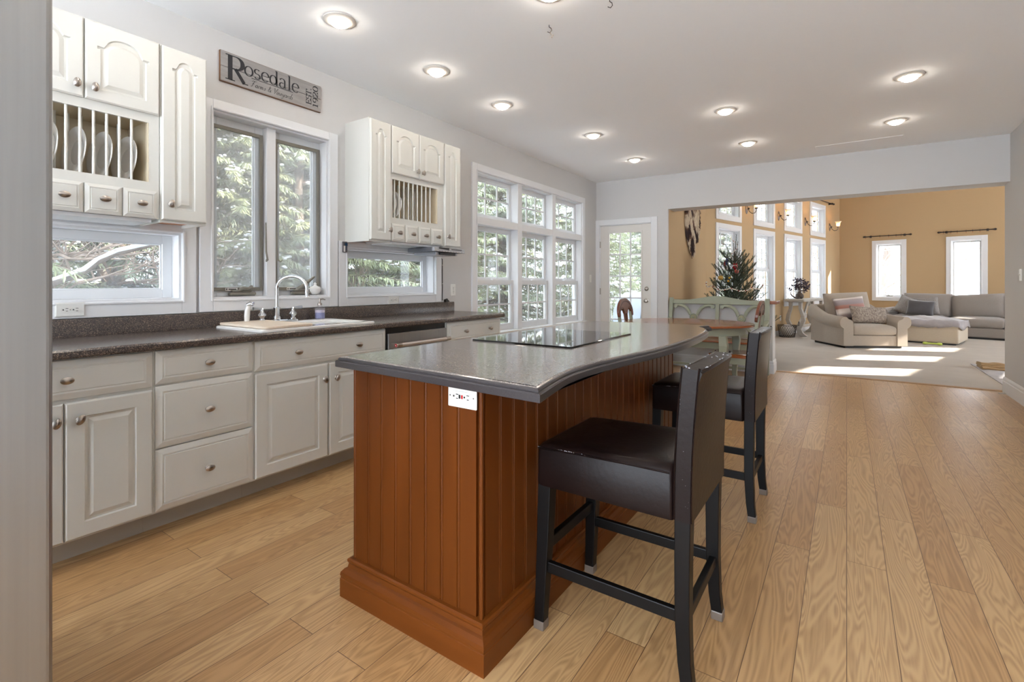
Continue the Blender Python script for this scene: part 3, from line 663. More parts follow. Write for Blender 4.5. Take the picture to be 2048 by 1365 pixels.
# media player under the cabinet, its cord, thermometer, outlets, switches
mp = thing('media_player', 'silver under-cabinet media player with a black display', 'media player', (XW, 3.02, 1.445))
M_sil = mat('silver_plastic', (176, 178, 184), .35, metal=.4)
mb = MB(); mb.box(.05, .345, .0, .40, .012, .050); mb.build('case', mat('dark_silver_plastic', (120, 121, 128), .4, metal=.4), mp, bev=.004)
mb = MB(); mb.rings([[(.345, 0, .012), (.345, .40, .012), (.345, .40, .05), (.345, 0, .05)], [(.372, .004, .016), (.366, .405, .010), (.362, .405, .046), (.366, .004, .05)]]); f = mb.build('front_panel', M_sil, mp, bev=.003)
mb = MB(); mb.box(.3, .3675, .06, .19, .026, .048); mb.build('display', M_black, f)
mb = MB(); mb.box(.3, .3665, .22, .36, .034, .041); mb.build('disc_slot', M_black, f)
mb = MB()
for i in range(10): mb.box(.36, .371, .04+.036*i, .052+.036*i, .016, .020)
mb.build('buttons', M_outlet, f)
mb = MB(); mb.box(.07, .33, .06, .34, -.012, .012); mb.build('screen_lid', M_sil, mp, bev=.003)
mb = MB(); mb.box(.33, .345, .10, .30, -.012, .008); mb.build('hinge_block', M_black, mp, bev=.002)
cd = thing('power_cord', 'black power cord running down the wall beside the small window', 'cord', (XW, 3.515, 1.0))
mb = MB(); mb.tube([(.03, -.2, .46), (.012, -.05, .44), (.006, 0, .42), (.006, 0, .30), (.006, .002, .15), (.006, 0, .02)], .0035, 8); mb.build('cable', M_black, cd, smooth=60)
mb = MB(); mb.box(0, .012, -.005, .005, .36, .366); mb.box(0, .012, -.005, .005, .18, .186); mb.build('cable_clips', M_outlet, cd)
mb = MB(); mb.tube([(.012, .03, .008), (.012, .04, .03), (.012, .06, .035), (.012, .09, .008)], .005, 8); mb.box(.002, .03, .025, .055, .0055, .03); mb.build('plug', M_black, cd)
th = thing('thermometer', 'small grey digital thermometer on the window casing corner', 'thermometer', (XW+.021, 2.385, 1.468))
mb = MB(); mb.box(0, .014, -.021, .021, -.042, .042); mb.build('case', mat('grey_plastic', (98, 92, 94), .5), th, bev=.005)
mb = MB(); mb.box(.0142, .0152, -.004, .0205, .008, .03); mb.build('blue_panel', mat('deep_blue', (12, 62, 100), .3), th)
mb = MB(); mb.box(.0142, .017, -.015, -.002, -.038, .008); mb.build('display', M_outlet, th, bev=.001)
mb = MB(); mb.lathe([(.0042, 0), (.0042, .0025)], 12, CM(.0142, .006, -.002)); mb.lathe([(.0042, 0), (.0042, .0025)], 12, CM(.0142, .006, -.02)); mb.build('buttons', mat('blue_button', (24, 74, 116), .4), th)
def recept(mb, o, a, b, horiz):
    for u, v, ww, hh in ((-.0065, .006, .0012, .004), (.0065, .006, .0012, .005), (0, -.008, .0028, .0028)):
        if horiz: u, v, ww, hh = v, u, hh, ww
        mb.box(a+u-ww, a+u+ww, b+v-hh, b+v+hh, o, o+.0008)
def outlet(name, label, M, a, b, horiz, gfci=False):
    o = M @ Vector((a, b, 0)); r = thing(name, label, 'outlet', o)
    Ml = M.copy(); Ml[0][3] = Ml[1][3] = Ml[2][3] = 0
    W, H = (.0585, .036) if horiz else (.036, .0585)
    mb = MB(Ml); mb.rings([[(x, y, 0) for x, y in rr(-W, W, -H, H, .003, 2)], [(x, y, .003) for x, y in rr(-W, W, -H, H, .003, 2)], [(x, y, .006) for x, y in rr(-W+.006, W-.006, -H+.006, H-.006, .003, 2)]]); mb.build('cover_plate', M_outlet, r)
    sl = MB(Ml)
    if gfci:
        mb = MB(Ml); mb.box(-.034, .034, -.0165, .0165, .006, .0085); mb.build('receptacle_face', M_outlet, r, bev=.001)
        recept(sl, .0086, -.022, 0, True); recept(sl, .0086, .022, 0, True)
        mb = MB(Ml); mb.box(-.0085, -.0025, -.006, .006, .0085, .0100); mb.build('test_button', M_black, r)
        mb = MB(Ml); mb.box(.0015, .0075, -.006, .006, .0085, .0100); mb.build('reset_button', mat('reset_red', (200, 20, 22), .4), r)
    else:
        for k in (-1, 1):
            mb = MB(Ml); c = (k*.0195, 0) if horiz else (0, k*.0195)
            mb.lathe([(.0155, .006), (.0155, .0072)], 20, Matrix.Translation((c[0], c[1], 0))); mb.build('receptacle_face', M_outlet, r)
            recept(sl, .0073, c[0], c[1], horiz)
    sl.build('socket_slots', M_slot, r)
    mb = MB(Ml)
    for k in ((-.048, 0), (.048, 0)) if gfci else (((0, 0),)): mb.lathe([(.0028, .0060), (.0022, .0068)], 10, Matrix.Translation((k[0], k[1], 0)))
    mb.build('cover_screw', M_nick, r)
    return r
LWc = LW @ Matrix.Translation((0, 0, .0205))
outlet('wall_outlet', 'white horizontal outlet in the casing beside the refrigerator', LWc, 0.765, 1.052, True)
outlet('wall_outlet', 'white horizontal outlet in the casing under the far small window', LWc, 2.885, 1.043, True)
outlet('wall_outlet', 'white upright outlet on bare wall beside the large window', LW, 3.675, 1.118, False)
def switch(label, M, a, b, wide=.036):
    r = thing('light_switch', label, 'switch', M @ Vector((a, b, 0))); Ml = M.copy(); Ml[0][3] = Ml[1][3] = Ml[2][3] = 0
    mb = MB(Ml); mb.box(-wide, wide, -.0585, .0585, 0, .006); mb.build('cover_plate', M_outlet, r, bev=.002)
    mb = MB(Ml); mb.box(-.005, .005, -.012, .012, .006, .008); mb.hexa([(-.004, -.004, .008), (.004, -.004, .008), (.004, .004, .008), (-.004, .004, .008), (-.004, .004, .018), (.004, .004, .018), (.004, .008, .017), (-.004, .008, .017)]); mb.build('toggle', M_outlet, r)
switch('white toggle switch on the wall strip beside the large window', LW, 6.83, 1.263)
RKM = basis((1.42, 0, 0), (0, -1, 0), (0, 0, 1), (-1, 0, 0))
switch('white switch plate on the kitchen wall at the wide opening', RKM, -6.82, 1.27)

# ---------------------------------------------------------------- sign
sg = thing('name_sign', 'weathered plank sign with black serif lettering above the sink window', 'sign', (XW, 1.48, 2.454))
SM = basis((0.022, 0, 0), (0, 1, 0), (0, 0, 1), (1, 0, 0))
mb = MB(); mb.box(0.001, .022, 0, .70, 0, .092); mb.box(0.001, .022, 0, .70, .0935, .188); mb.build('board', M_sign, sg, bev=.003)
mb = MB(); mb.box(.0005, .018, -.002, .702, -.002, .004); mb.box(.0005, .018, -.002, .702, .184, .190); mb.box(.0005, .018, -.002, .003, 0, .188); mb.box(.0005, .018, .697, .702, 0, .188); mb.build('worn_edge', M_signed, sg)
def ribbon(mb, pts, th, tn, fx, n=0.0012):
    P = [Vector(p) for p in pts]; L, Rr = [], []
    for i, p in enumerate(P):
        d = (P[min(i+1, len(P)-1)]-P[max(i-1, 0)])
        d = d.normalized() if d.length > 1e-9 else Vector((1, 0))
        wd = (tn+(th-tn)*abs(d.y)**1.5)/2; q = Vector((-d.y, d.x))*wd
        L.append(p+q); Rr.append(p-q)
    for i in range(len(P)-1):
        q = [fx(*L[i]), fx(*Rr[i]), fx(*Rr[i+1]), fx(*L[i+1])]
        mb.rings([[(a, b, 0) for a, b in q], [(a, b, n) for a, b in q]])
S = lambda x0, y0, x1, y1: [(x0, y0), (x1, y1)]
EL = lambda cx, cy, rx, ry, a0=0, a1=360, n=22: arc(cx, cy, rx, ry, a0, a1, n)
G = {  # strokes: (points, heavy?) in units of x-height
 'o': (.92, [EL(.46, .5, .38, .47)]),
 's': (.75, [EL(.38, .74, .26, .23, 40, 270, 14)+EL(.38, .27, .28, .25, 90, -150, 14)]),
 'e': (.88, [S(.12, .56, .78, .56), EL(.46, .5, .37, .47, 8, 310, 20)]),
 'd': (1.0, [EL(.42, .5, .34, .47), S(.78, 0, .78, 1.5), S(.62, 1.48, .8, 1.5), S(.76, .02, .95, .03)]),
 'a': (.92, [EL(.4, .72, .27, .25, 160, 0, 12)+[(.67, .05)], EL(.38, .27, .27, .27, 60, 320, 14), S(.66, .04, .88, .04)]),
 'l': (.52, [S(.27, 0, .27, 1.5), S(.1, 1.48, .28, 1.5), S(.06, .02, .48, .02)]),
 'R': (1.0, [S(.22, 0, .22, 1), S(.03, .985, .5, .985), EL(.48, .74, .27, .245, 90, -90, 14), S(.22, .495, .5, .495), S(.44, .5, .82, .02), S(.02, .015, .42, .015), S(.74, .015, .99, .015)]),
 'E': (.8, [S(.2, 0, .2, 1), S(.05, .98, .7, .98), S(.05, .02, .74, .02), S(.2, .52, .55, .52), S(.7, .98, .7, .8), S(.73, .02, .73, .2), S(.55, .42, .55, .62)]),
 'S': (.72, [EL(.36, .75, .26, .23, 30, 270, 14)+EL(.36, .27, .28, .25, 90, -150, 14), S(.6, .98, .6, .78), S(.1, .02, .1, .24)]),
 'T': (.85, [S(.42, 0, .42, 1), S(.05, .98, .8, .98), S(.06, .98, .06, .78), S(.79, .98, .79, .78), S(.25, .02, .6, .02)]),
 '.': (.4, [S(.15, .0, .15, .13)]),
 '1': (.6, [S(.32, 0, .32, 1), S(.14, .9, .33, 1), S(.12, .02, .52, .02)]),
 '9': (.75, [EL(.38, .68, .26, .3), EL(.34, .6, .3, .6, 10, -80, 12)]),
 '2': (.75, [EL(.37, .72, .26, .27, 170, -20, 14)+[(.1, .04)], S(.08, .04, .68, .04), S(.66, .04, .68, .2)]),
 '0': (.78, [EL(.39, .5, .29, .48)]),
}
def write(mb, txt, y, z, h, th, tn, rot=False, adv=1.0, width=None):
    x = 0; tot = sum(G[c][0] for c in txt); kx = (width/tot) if width else h*adv
    for c in txt:
        w_, st = G[c]
        for s in st:
            if rot: fx = lambda a, b: (y-b*h if False else y+h-b*h, z+(x+a)*kx)
            else: fx = lambda a, b: (y+(x+a)*kx, z+b*h)
            if rot: fx = (lambda x_: (lambda a, b: (y+h-b*h, z+(x_+a)*kx)))(x)
            else: fx = (lambda x_: (lambda a, b: (y+(x_+a)*kx, z+b*h)))(x)
            ribbon(mb, s, th, tn, fx)
        x += w_
mb = MB(SM); write(mb, 'R', 0.024, .018, .158, .19, .035, width=.145)
write(mb, 'osedale', .142, .080, .066, .16, .055, width=.385)
mb.box(.190, .482, .073, .0765, 0, .0012)
write(mb, 'EST.', .580, .028, .042, .15, .045, rot=True, width=.125)
write(mb, '1920', .634, .018, .042, .15, .045, rot=True, width=.160)
# script line
sh = lambda a, b: (a+b*.35, b)
SG = {'F': (.95, [[(.1, .85), (.3, 1), (.8, .95), (1.0, 1.05)], [(.55, .97), (.42, .5), (.3, .05), (.1, 0)], [(.25, .5), (.65, .52)]]), 'a': (.55, [EL(.24, .22, .2, .22, 30, 360, 12), [(.44, .42), (.42, .05), (.56, .02)]]),
 'r': (.42, [[(.05, .4), (.12, .35), (.1, 0)], EL(.26, .28, .14, .14, 160, 40, 6)]), 'm': (.8, [[(.05, .42), (.08, 0)], EL(.2, .26, .12, .16, 180, 0, 6)+[(.32, 0)], EL(.44, .26, .12, .16, 180, 0, 6)+[(.57, .04), (.7, .03)]]),
 's': (.42, [[(.3, .4), (.14, .36), (.3, .16), (.2, .01), (.04, .05)]]), '&': (.95, [[(.8, .4), (.5, 0), (.2, .1), (.25, .45), (.55, .75), (.45, .98), (.25, .8), (.5, .35), (.85, .0)]]),
 'V': (.75, [[(0, .85), (.15, 1), (.28, .5), (.34, 0), (.6, .6), (.75, 1.0), (.9, .92)]]), 'i': (.28, [[(.08, .42), (.08, .04), (.22, .03)], [(.1, .62), (.1, .68)]]), 'n': (.55, [[(.05, .42), (.08, 0)], EL(.22, .26, .13, .16, 180, 0, 6)+[(.36, .04), (.5, .03)]]),
 'e': (.42, [[(.06, .2), (.3, .26), (.28, .42), (.1, .4), (.04, .15), (.16, 0), (.38, .06)]]), 'y': (.5, [[(.05, .42), (.1, .08), (.3, .1), (.38, .42)], [(.38, .42), (.3, -.2), (.1, -.4), (-.05, -.25)]]), 'd': (.55, [EL(.24, .22, .2, .22, 30, 360, 12), [(.56, .95), (.46, .4), (.43, .04), (.56, .02)]]), ' ': (.3, [])}
t_ = 'Farms & Vineyards'; tot = sum(SG[c][0] for c in t_); kx = .295/tot; x = 0
for c in t_:
    for s in SG[c][1]:
        ribbon(mb, [sh(a, b) for a, b in s], .085, .045, (lambda x_: (lambda a, b: (.182+(x_+a)*kx, .022+b*.040)))(x))
    x += SG[c][0]
mb.build('lettering', M_signtx, sg)
# ---------------------------------------------------------------- refrigerator
fr = thing('refrigerator', 'tall stainless steel refrigerator, its door edge closing the view on one side', 'refrigerator', (-1.345, 0.295, 0))
mb = MB(); mb.box(-.90, -.012, -.78, -.105, 0.03, 1.76); mb.build('body', mat('grey_steel_side', (150, 150, 150), .45, metal=.6), fr, bev=.006)
mb = MB(); mb.box(-.88, -.03, -.76, -.13, 0, .03); mb.build('black_base', M_black, fr)
for x0, x1, z0, z1 in ((-.4485, 0, .04, 1.78), (-.90, -.4515, .04, 1.78)):
    mb = MB(); mb.box(x0, x1, -.10, 0, z0, z1); d = mb.build('door', M_steel, fr, bev=.012, segs=4)
    if True:
        hx = -.40 if x0 > -.5 else -.50
        mb = MB(); mb.tube([(hx, 0, .85), (hx, .05, .87), (hx, .055, 1.2), (hx, .05, 1.55), (hx, 0, 1.57)], .013, 12)
    mb.build('handle', M_nick, d, smooth=50)

# ---------------------------------------------------------------- island
IX0, IX1, IY0, IY1 = -1.545, -0.930, 1.19, 3.20
isl = thing('island_cabinet', 'honey stained beadboard kitchen island base with a heavy base moulding', 'kitchen island', (-1.24, 2.2, 0))
def beads(M, a0, a1, b0, b1, pitch=.0765):
    k = max(1, round((a1-a0)/pitch)); pr = [(a0, 0)]
    for i in range(1, k):
        a = a0+(a1-a0)*i/k
        pr += [(a-.0075, 0), (a-.0055, -.0045), (a-.0035, -.001), (a, .0004), (a+.0035, -.001), (a+.0055, -.0045), (a+.0075, 0)]
    pr += [(a1, 0), (a1, -.018), (a0, -.018)]
    mb = MB(M); return mb.rings([[(a, b0, n) for a, n in pr], [(a, b1, n) for a, n in pr]])
mb = MB(); mb.box(IX0+.018, IX1-.018, IY0+.018, IY1-.018, 0, .870); mb.build('carcass', M_bead, isl, world=True)
beads(basis((0, IY0, 0), (1, 0, 0), Z_, (0, -1, 0)), IX0+.012, IX1-.022, .10, .875).build('end_panel', M_bead, isl, world=True)
beads(basis((IX1, 0, 0), (0, 1, 0), Z_, (1, 0, 0)), IY0+.022, IY1-.02, .10, .875).build('side_panel', M_bead, isl, world=True)
beads(basis((IX0, 0, 0), (0, -1, 0), Z_, (-1, 0, 0)), -IY1+.02, -IY0-.02, .10, .875).build('side_panel', M_bead, isl, world=True)
beads(basis((0, IY1, 0), (-1, 0, 0), Z_, (0, 1, 0)), -IX1+.02, -IX0-.02, .10, .875).build('end_panel', M_bead, isl, world=True)
for x, y in ((IX1, IY0), (IX0, IY0), (IX1, IY1), (IX0, IY1)):
    mb = MB(); sx = -1 if x == IX1 else 1; sy = 1 if y == IY0 else -1
    mb.tube([(x+sx*.004, y+sy*.004, .10), (x+sx*.004, y+sy*.004, .875)], .0065, 10); mb.hexa([(x-sx*.001, y+sy*.010, .1), (x+sx*.010, y-sy*.001, .1), (x+sx*.02, y+sy*.01, .1), (x+sx*.01, y+sy*.02, .1), (x-sx*.001, y+sy*.010, .875), (x+sx*.010, y-sy*.001, .875), (x+sx*.02, y+sy*.01, .875), (x+sx*.01, y+sy*.02, .875)])
    mb.build('corner_bead', M_bead, isl, world=True, smooth=40)
bp = [(0.0, 0), (.036, 0), (.036, .068), (.034, .070), (.034, .078), (.036, .080), (.034, .092), (.024, .104), (.016, .108), (.013, .122), (.017, .130), (.017, .138), (.012, .142), (.001, .143)]
mb = MB(); mb.rings([[(IX0-d, IY0-d, z), (IX1+d, IY0-d, z), (IX1+d, IY1+d, z), (IX0-d, IY1+d, z)] for d, z in bp]); mb.build('base_moulding', mat('honey_moulding', (117, 62, 20), .4, spec=.2, noise=(2.5, .32), col2=(98, 50, 13), stretch=(.7, .7, 6)), isl, world=True)
def crom(p, n=5):
    o = []
    for i in range(1, len(p)-2):
        for k in range(n):
            t = k/n; o.append(tuple(.5*(2*p[i][j]+(p[i+1][j]-p[i-1][j])*t+(2*p[i-1][j]-5*p[i][j]+4*p[i+1][j]-p[i+2][j])*t*t+(3*p[i][j]-p[i-1][j]-3*p[i+1][j]+p[i+2][j])*t**3) for j in (0, 1)))
    return o+[p[-2]]
cv = [(-.635, .98), (-.645, 1.066), (-.672, 1.19), (-.697, 1.33), (-.700, 1.50), (-.676, 1.73), (-.640, 2.0), (-.622, 2.33), (-.630, 2.68), (-.660, 2.97), (-.705, 3.12), (-.748, 3.19), (-.748, 3.25), (-.72, 3.33), (-.70, 3.40)]
out = [(-1.555, 1.115), (-1.2, 1.097), (-.9, 1.081)]+crom(cv)+[(-1.0, 3.305), (-1.555, 3.25)]
it = thing('island_countertop', 'grey speckled island countertop with a bowed seating edge', 'countertop', (-1.24, 2.2, 0))
mb = MB(); mb.rings([[(a, b, z) for a, b in offset(out, d)] for d, z in [(.03, .8755), (.002, .876), (0, .878), (0, .8965), (.003, .900), (.0075, .9015), (.0075, .9055), (.0105, .9095), (.0145, .911)]], cap1=False); mb.build('edge_profile', M_isle, it, world=True, smooth=30)
mb = MB(); mb.rings([[(a, b, z) for a, b in offset(out, d)] for d, z in [(.0146, .905), (.0146, .911), (.0175, .9135), (.022, .914)]], cap0=False, cap1=False)
from mathutils.geometry import tessellate_polygon
tp = offset(out, .022); mb.add([(a, b, .914) for a, b in tp], tessellate_polygon([[Vector((a, b, 0)) for a, b in tp]]))
mb.build('slab', M_isl, it, world=True)
ck = thing('cooktop', 'black glass electric cooktop set flush on the island countertop', 'cooktop', (-1.2, 2.14, .914))
mb = MB(); mb.rings([[(x, y, z) for x, y in rr(-.265+d, .262-d, -.342+d, .345-d, .01, 3)] for d, z in ((0, .0005), (0, .005), (.002, .0065), (.004, .007))]); mb.build('glass_plate', M_cook, ck)
outlet('island_outlet', 'white outlet with red reset button on the beadboard island end', basis((0, IY0, 0), (1, 0, 0), Z_, (0, -1, 0)), -1.006, .824, True, gfci=True)

# ---------------------------------------------------------------- bar stools
random.seed(5)
def make_stool(label, seed):
    random.seed(seed)
    r = thing('bar_stool', label, 'bar stool', (-.63, 1.64, 0), 0, 'brown leather bar stools at the island')
    lp = [rr(-.245, .215, -.212, .212, .012, 3), rr(-.247, .217, -.214, .214, .014, 3), rr(-.245, .216, -.213, .213, .016, 3), rr(-.238, .214, -.206, .206, .02, 3), rr(-.22, .20, -.19, .19, .04, 3), rr(-.16, .14, -.13, .13, .06, 3), rr(-.06, .05, -.05, .05, .04, 3)]
    zs = [.495, .51, .632, .645, .652, .655, .652]
    mb = MB(); mb.rings([[(a, b, z-(.012*(1 if a < -.1 else 0) if z > .6 else 0)) for a, b in q] for q, z in zip(lp, zs)]); seat = mb.build('seat', M_lea, r, smooth=60)
    mb = MB()
    for y in (-.2135, .2135): mb.tube([(-.24, y, .622), (-.1, y, .628), (.1, y, .632), (.205, y, .632)], .003, 6)
    mb.tube([(-.246, -.2, .620), (-.247, 0, .618), (-.246, .2, .620)], .003, 6); mb.build('piping', M_lea, seat, smooth=60)
    def bx(z, y): t = max(0, (z-.5)/.445); return .218+.034*t**1.7-.012*(y/.215)**2*t
    loops = []; ys = [-.215+.43*i/10 for i in range(11)]
    rows = [.500, .503, .56, .63, .7, .77, .84, .90, .935, .945]
    for z in rows:
        zz = lambda y: z-(.006*(abs(y)/.215)**2 if z > .9 else 0)
        th = .052 if .502 < z < .94 else .044; e = .004 if th < .05 else 0
        fr_ = [(bx(z, y)+e, y, zz(y)) for y in ys]; bk = [(bx(z, y)+th+(.006 if z > .9 else 0), y, zz(y)) for y in reversed(ys)]
        loops.append(fr_+bk)
    mb = MB(); mb.rings(loops); bk = mb.build('backrest', M_lea, r, smooth=50)
    mb = MB()
    for y in (-.216, .216):
        for o in (.002, .05): mb.tube([(bx(z, y)+o, y, z) for z in rows[1:]], .0028, 6)
    for o in (.002, .055): mb.tube([(bx(.945, y)+o, y, .944-.006*(abs(y)/.215)**2) for y in ys], .003, 6)
    mb.build('piping', M_lea, bk, smooth=60)
    mb = MB()
    def chip(p, s):
        a = [Vector(p)+Vector((random.uniform(-s, s), random.uniform(-s, s), random.uniform(-s*.3, s*.8))) for _ in range(3)]; d = Vector((0, 0, s*.35))
        mb.rings([a, [q+d for q in a]])
    for i in range(46):
        y = random.choice((random.uniform(-.215, -.10), random.uniform(-.215, .215))); chip((bx(.945, y)+random.choice((0.0, .0, random.uniform(0, .055), .055)), y, .9445-.006*(abs(y)/.215)**2), random.uniform(.0015, .0042))
    for i in range(14): chip((bx(.9, -.215)+.001, -.2155, random.uniform(.80, .944)), .0014)
    for i in range(10): chip((bx(.7, -.2)+random.uniform(.02, .052), -.2155, random.uniform(.53, .75)), .0012)
    mb.build('frayed_edging', M_leaw, bk)
    mb = MB()
    for i in range(22): x = random.uniform(-.17, -.06); chip((x, -.2145, .629+.006*(x+.2)), random.uniform(.0015, .003))
    for i in range(8): chip((-.243+random.uniform(0, .012), -.210, .623), .0025)
    mb.build('frayed_edging', M_leaw, seat)
    for sx, sy in ((-1, -1), (-1, 1), (1, -1), (1, 1)):
        if sx < 0: st = [(-.218, sy*.188, .50, .024), (-.225, sy*.191, .30, .022), (-.238, sy*.197, .022, .018)]
        else: st = [(.242, sy*.190, .52, .023), (.240, sy*.190, .38, .022), (.240, sy*.191, .22, .021), (.246, sy*.193, .09, .019), (.254, sy*.195, .022, .018)]
        mb = MB(); mb.rings([[(x-h, y-h, z), (x+h, y-h, z), (x+h, y+h, z), (x-h, y+h, z)] for x, y, z, h in st]); lg = mb.build('leg', M_blackwood, r, bev=.003)
        x, y, z, h = st[-1]; h += .002
        mb = MB(); mb.rings([[(x-h, y-h, q), (x+h, y-h, q), (x+h, y+h, q), (x-h, y+h, q)] for q in (.0, .032)]); mb.build('foot_cap', M_clear, lg, bev=.004)
    for y in (-.192, .192): mb = MB(); mb.hexa([(-.225, y-.010, .198), (.235, y-.010, .198), (.235, y+.010, .198), (-.225, y+.010, .198), (-.225, y-.010, .235), (.235, y-.010, .235), (.235, y+.010, .235), (-.225, y+.010, .235)]); mb.build('stretcher', M_blackwood, r, bev=.003)
    mb = MB(); mb.box(-.238, -.216, -.18, .18, .262, .300); mb.build('stretcher', M_blackwood, r, bev=.003)
    mb = MB(); mb.box(.230, .252, -.18, .18, .190, .225); mb.build('stretcher', M_blackwood, r, bev=.003)
    return r
s1 = make_stool('dark brown leather bar stool with frayed back, at the outlet end of the island', 3)
s2 = make_stool('dark brown leather bar stool tucked behind the first one, by the dining table', 8); s2.location = (-.640, 2.865, 0)

# ---------------------------------------------------------------- dining table, chairs, bench
dt = thing('dining_table', 'oval dining table with cherry top and sage green apron', 'table', (-1.465, 5.56, 0))
def ellp(a, b, n=48): return [(a*math.cos(2*math.pi*i/n), b*math.sin(2*math.pi*i/n)) for i in range(n)]
mb = MB(); mb.rings([P3(ellp(.69*k, .58*k), z) for k, z in ((.975, .734), (1.0, .742), (1.0, .752), (.985, .760))]); mb.build('table_top', M_cherry, dt, smooth=35)
mb = MB(); mb.rings([P3(ellp(.60, .49), .655), P3(ellp(.60, .49), .7335)]); mb.build('apron', M_sage, dt, smooth=40)
for x, y in ((-.44, -.33), (.44, -.33), (-.44, .33), (.44, .33)):
    mb = MB(); k = 1 if x > 0 else -1; m = 1 if y > 0 else -1
    mb.rings([[(x+k*o-h, y+m*o-h, z), (x+k*o+h, y+m*o-h, z), (x+k*o+h, y+m*o+h, z), (x+k*o-h, y+m*o+h, z)] for z, h, o in ((.66, .036, 0), (.56, .040, .012), (.40, .030, .006), (.2, .024, -.006), (.06, .022, .004), (0, .028, .018))]); mb.build('leg', M_sage, dt, bev=.006)
def make_chair(label):
    r = thing('dining_chair', label, 'chair', (0, 0, 0), 0, 'carved crest chairs at the oval table')
    mb = MB(); mb.rings([P3(rr(-.20, .23, -.22, .22, .05), z) for z in (.425, .430)]+[P3(rr(-.20, .23, -.22, .22, .05), .450), P3(rr(-.19, .22, -.21, .21, .05), .456)]); mb.build('seat', M_cherry, r, smooth=30)
    mb = MB(); frame4(mb, -.18, .20, -.19, .19, .02, .02, .02, .02, .355, .424); mb.build('apron', M_sage, r)
    for y in (-.18, .18):
        mb = MB(); mb.rings([[(x-h, y-h, z), (x+h, y-h, z), (x+h, y+h, z), (x-h, y+h, z)] for x, z, h in ((.19, .424, .024), (.20, .3, .022), (.19, .1, .017), (.20, 0, .02))]); mb.build('leg', M_sage, r, bev=.004)
        mb = MB(); mb.rings([[(x-h, y-h, z), (x+h, y-h, z), (x+h, y+h, z), (x-h, y+h, z)] for x, z, h in ((-.24, 0, .018), (-.19, .25, .019), (-.185, .46, .019), (-.225, .72, .017), (-.245, .86, .016))]); mb.build('back_post', M_sage, r, bev=.004)
    cr = arc(0, .845, .225, .165, 0, 180, 20)+[(-.222, .815), (-.205, .797), (-.182, .800), (-.168, .817), (-.170, .838), (-.158, .866), (-.125, .888), (-.085, .885), (-.058, .860), (-.045, .83), (.045, .83), (.058, .86), (.085, .885), (.125, .888), (.158, .866), (.170, .838), (.168, .817), (.182, .80), (.205, .797), (.222, .815)]
    T = Matrix.Translation((-.228, 0, 0)) @ basis((0, 0, 0), (0, 1, 0), (-.13, 0, 1), (1, 0, .13))
    T[0][3] += .13*.80
    mb = MB(T); mb.prism(cr, -.014, .014); c = mb.build('crest', M_cherryd, r, bev=.004)
    mb = MB(T)
    for n_ in (-.0145, .0145):
        mb.tube([(a, b, n_) for a, b in arc(0, .845, .185, .13, 5, 175, 16)], .0022, 5)
        for s in (-1, 1): mb.tube([(s*a, b, n_) for a, b in arc(.115, .865, .045, .04, 180, 20, 8)], .002, 5)
    mb.build('carved_lines', M_slot, c)
    for s in (-1, 1):
        mb = MB(T); mb.rings([[(s*y-h, z, -.009), (s*y+h, z, -.009), (s*y+h, z, .009), (s*y-h, z, .009)] for y, z, h in ((.030, .85, .018), (.028, .75, .012), (.040, .65, .012), (.060, .47, .016))]); mb.build('splat', M_cherryd, r, bev=.003)
    return r
ch = make_chair('carved crest chair at the table end nearest the back door'); ch.location = (-1.93, 5.53, 0)
c2 = make_chair('carved crest chair at the open end of the table, behind the second bar stool'); c2.location = (-.975, 5.60, 0); c2.rotation_euler = (0, 0, math.pi)
bn = thing('bench', 'sage green settee bench with scrolled back against the half wall', 'bench', (-1.47, 6.85, 0))
BY = .225
for x in (-.615, .62):
    mb = MB(); mb.rings([[(x-.026, y-.02, z), (x+.026, y-.02, z), (x+.026, y+.02, z), (x-.026, y+.02, z)] for y, z in ((BY-.01, 0), (BY-.03, .42), (BY, .74), (BY+.045, .985))]); mb.build('back_post', M_sage, bn, bev=.003)
    mb = MB(); mb.rings([[(x-h, -.27-h, z), (x+h, -.27-h, z), (x+h, -.27+h, z), (x-h, -.27+h, z)] for z, h in ((0, .02), (.2, .022), (.64, .026))]); mb.build('leg', M_sage, bn, bev=.003)
    mb = MB(); mb.rings([[(x-.03, y, z-.014), (x+.03, y, z-.014), (x+.03, y, z+.014), (x-.03, y, z+.014)] for y, z in ((-.32, .63), (-.25, .655), (0, .66), (BY-.022, .69))]); mb.build('arm', M_sage, bn, bev=.005)
wave = lambda t: .955+.05*math.exp(-((t)/.33)**2)+.008*math.cos(t*9)
xs = [-.589+1.183*i/36 for i in range(37)]
poly = [(x, .90) for x in (-.589, .594)]+[(x, wave(x-.0)) for x in reversed(xs)]
TB = basis((0, BY+.018, 0), (1, 0, 0), (0, .11, 1), (0, -1, .11)); TB[1][3] -= .11*.80
mb = MB(TB); mb.prism(poly, -.013, .013); mb.build('crest_rail', M_sage, bn, bev=.004)
mb = MB(TB); mb.box(-.014, .034, .47, .902, -.011, .011); mb.build('back_stile', M_sage, bn, bev=.003)
mb = MB(TB); mb.box(-.589, .594, .47, .52, -.011, .011); mb.build('lower_rail', M_sage, bn, bev=.003)
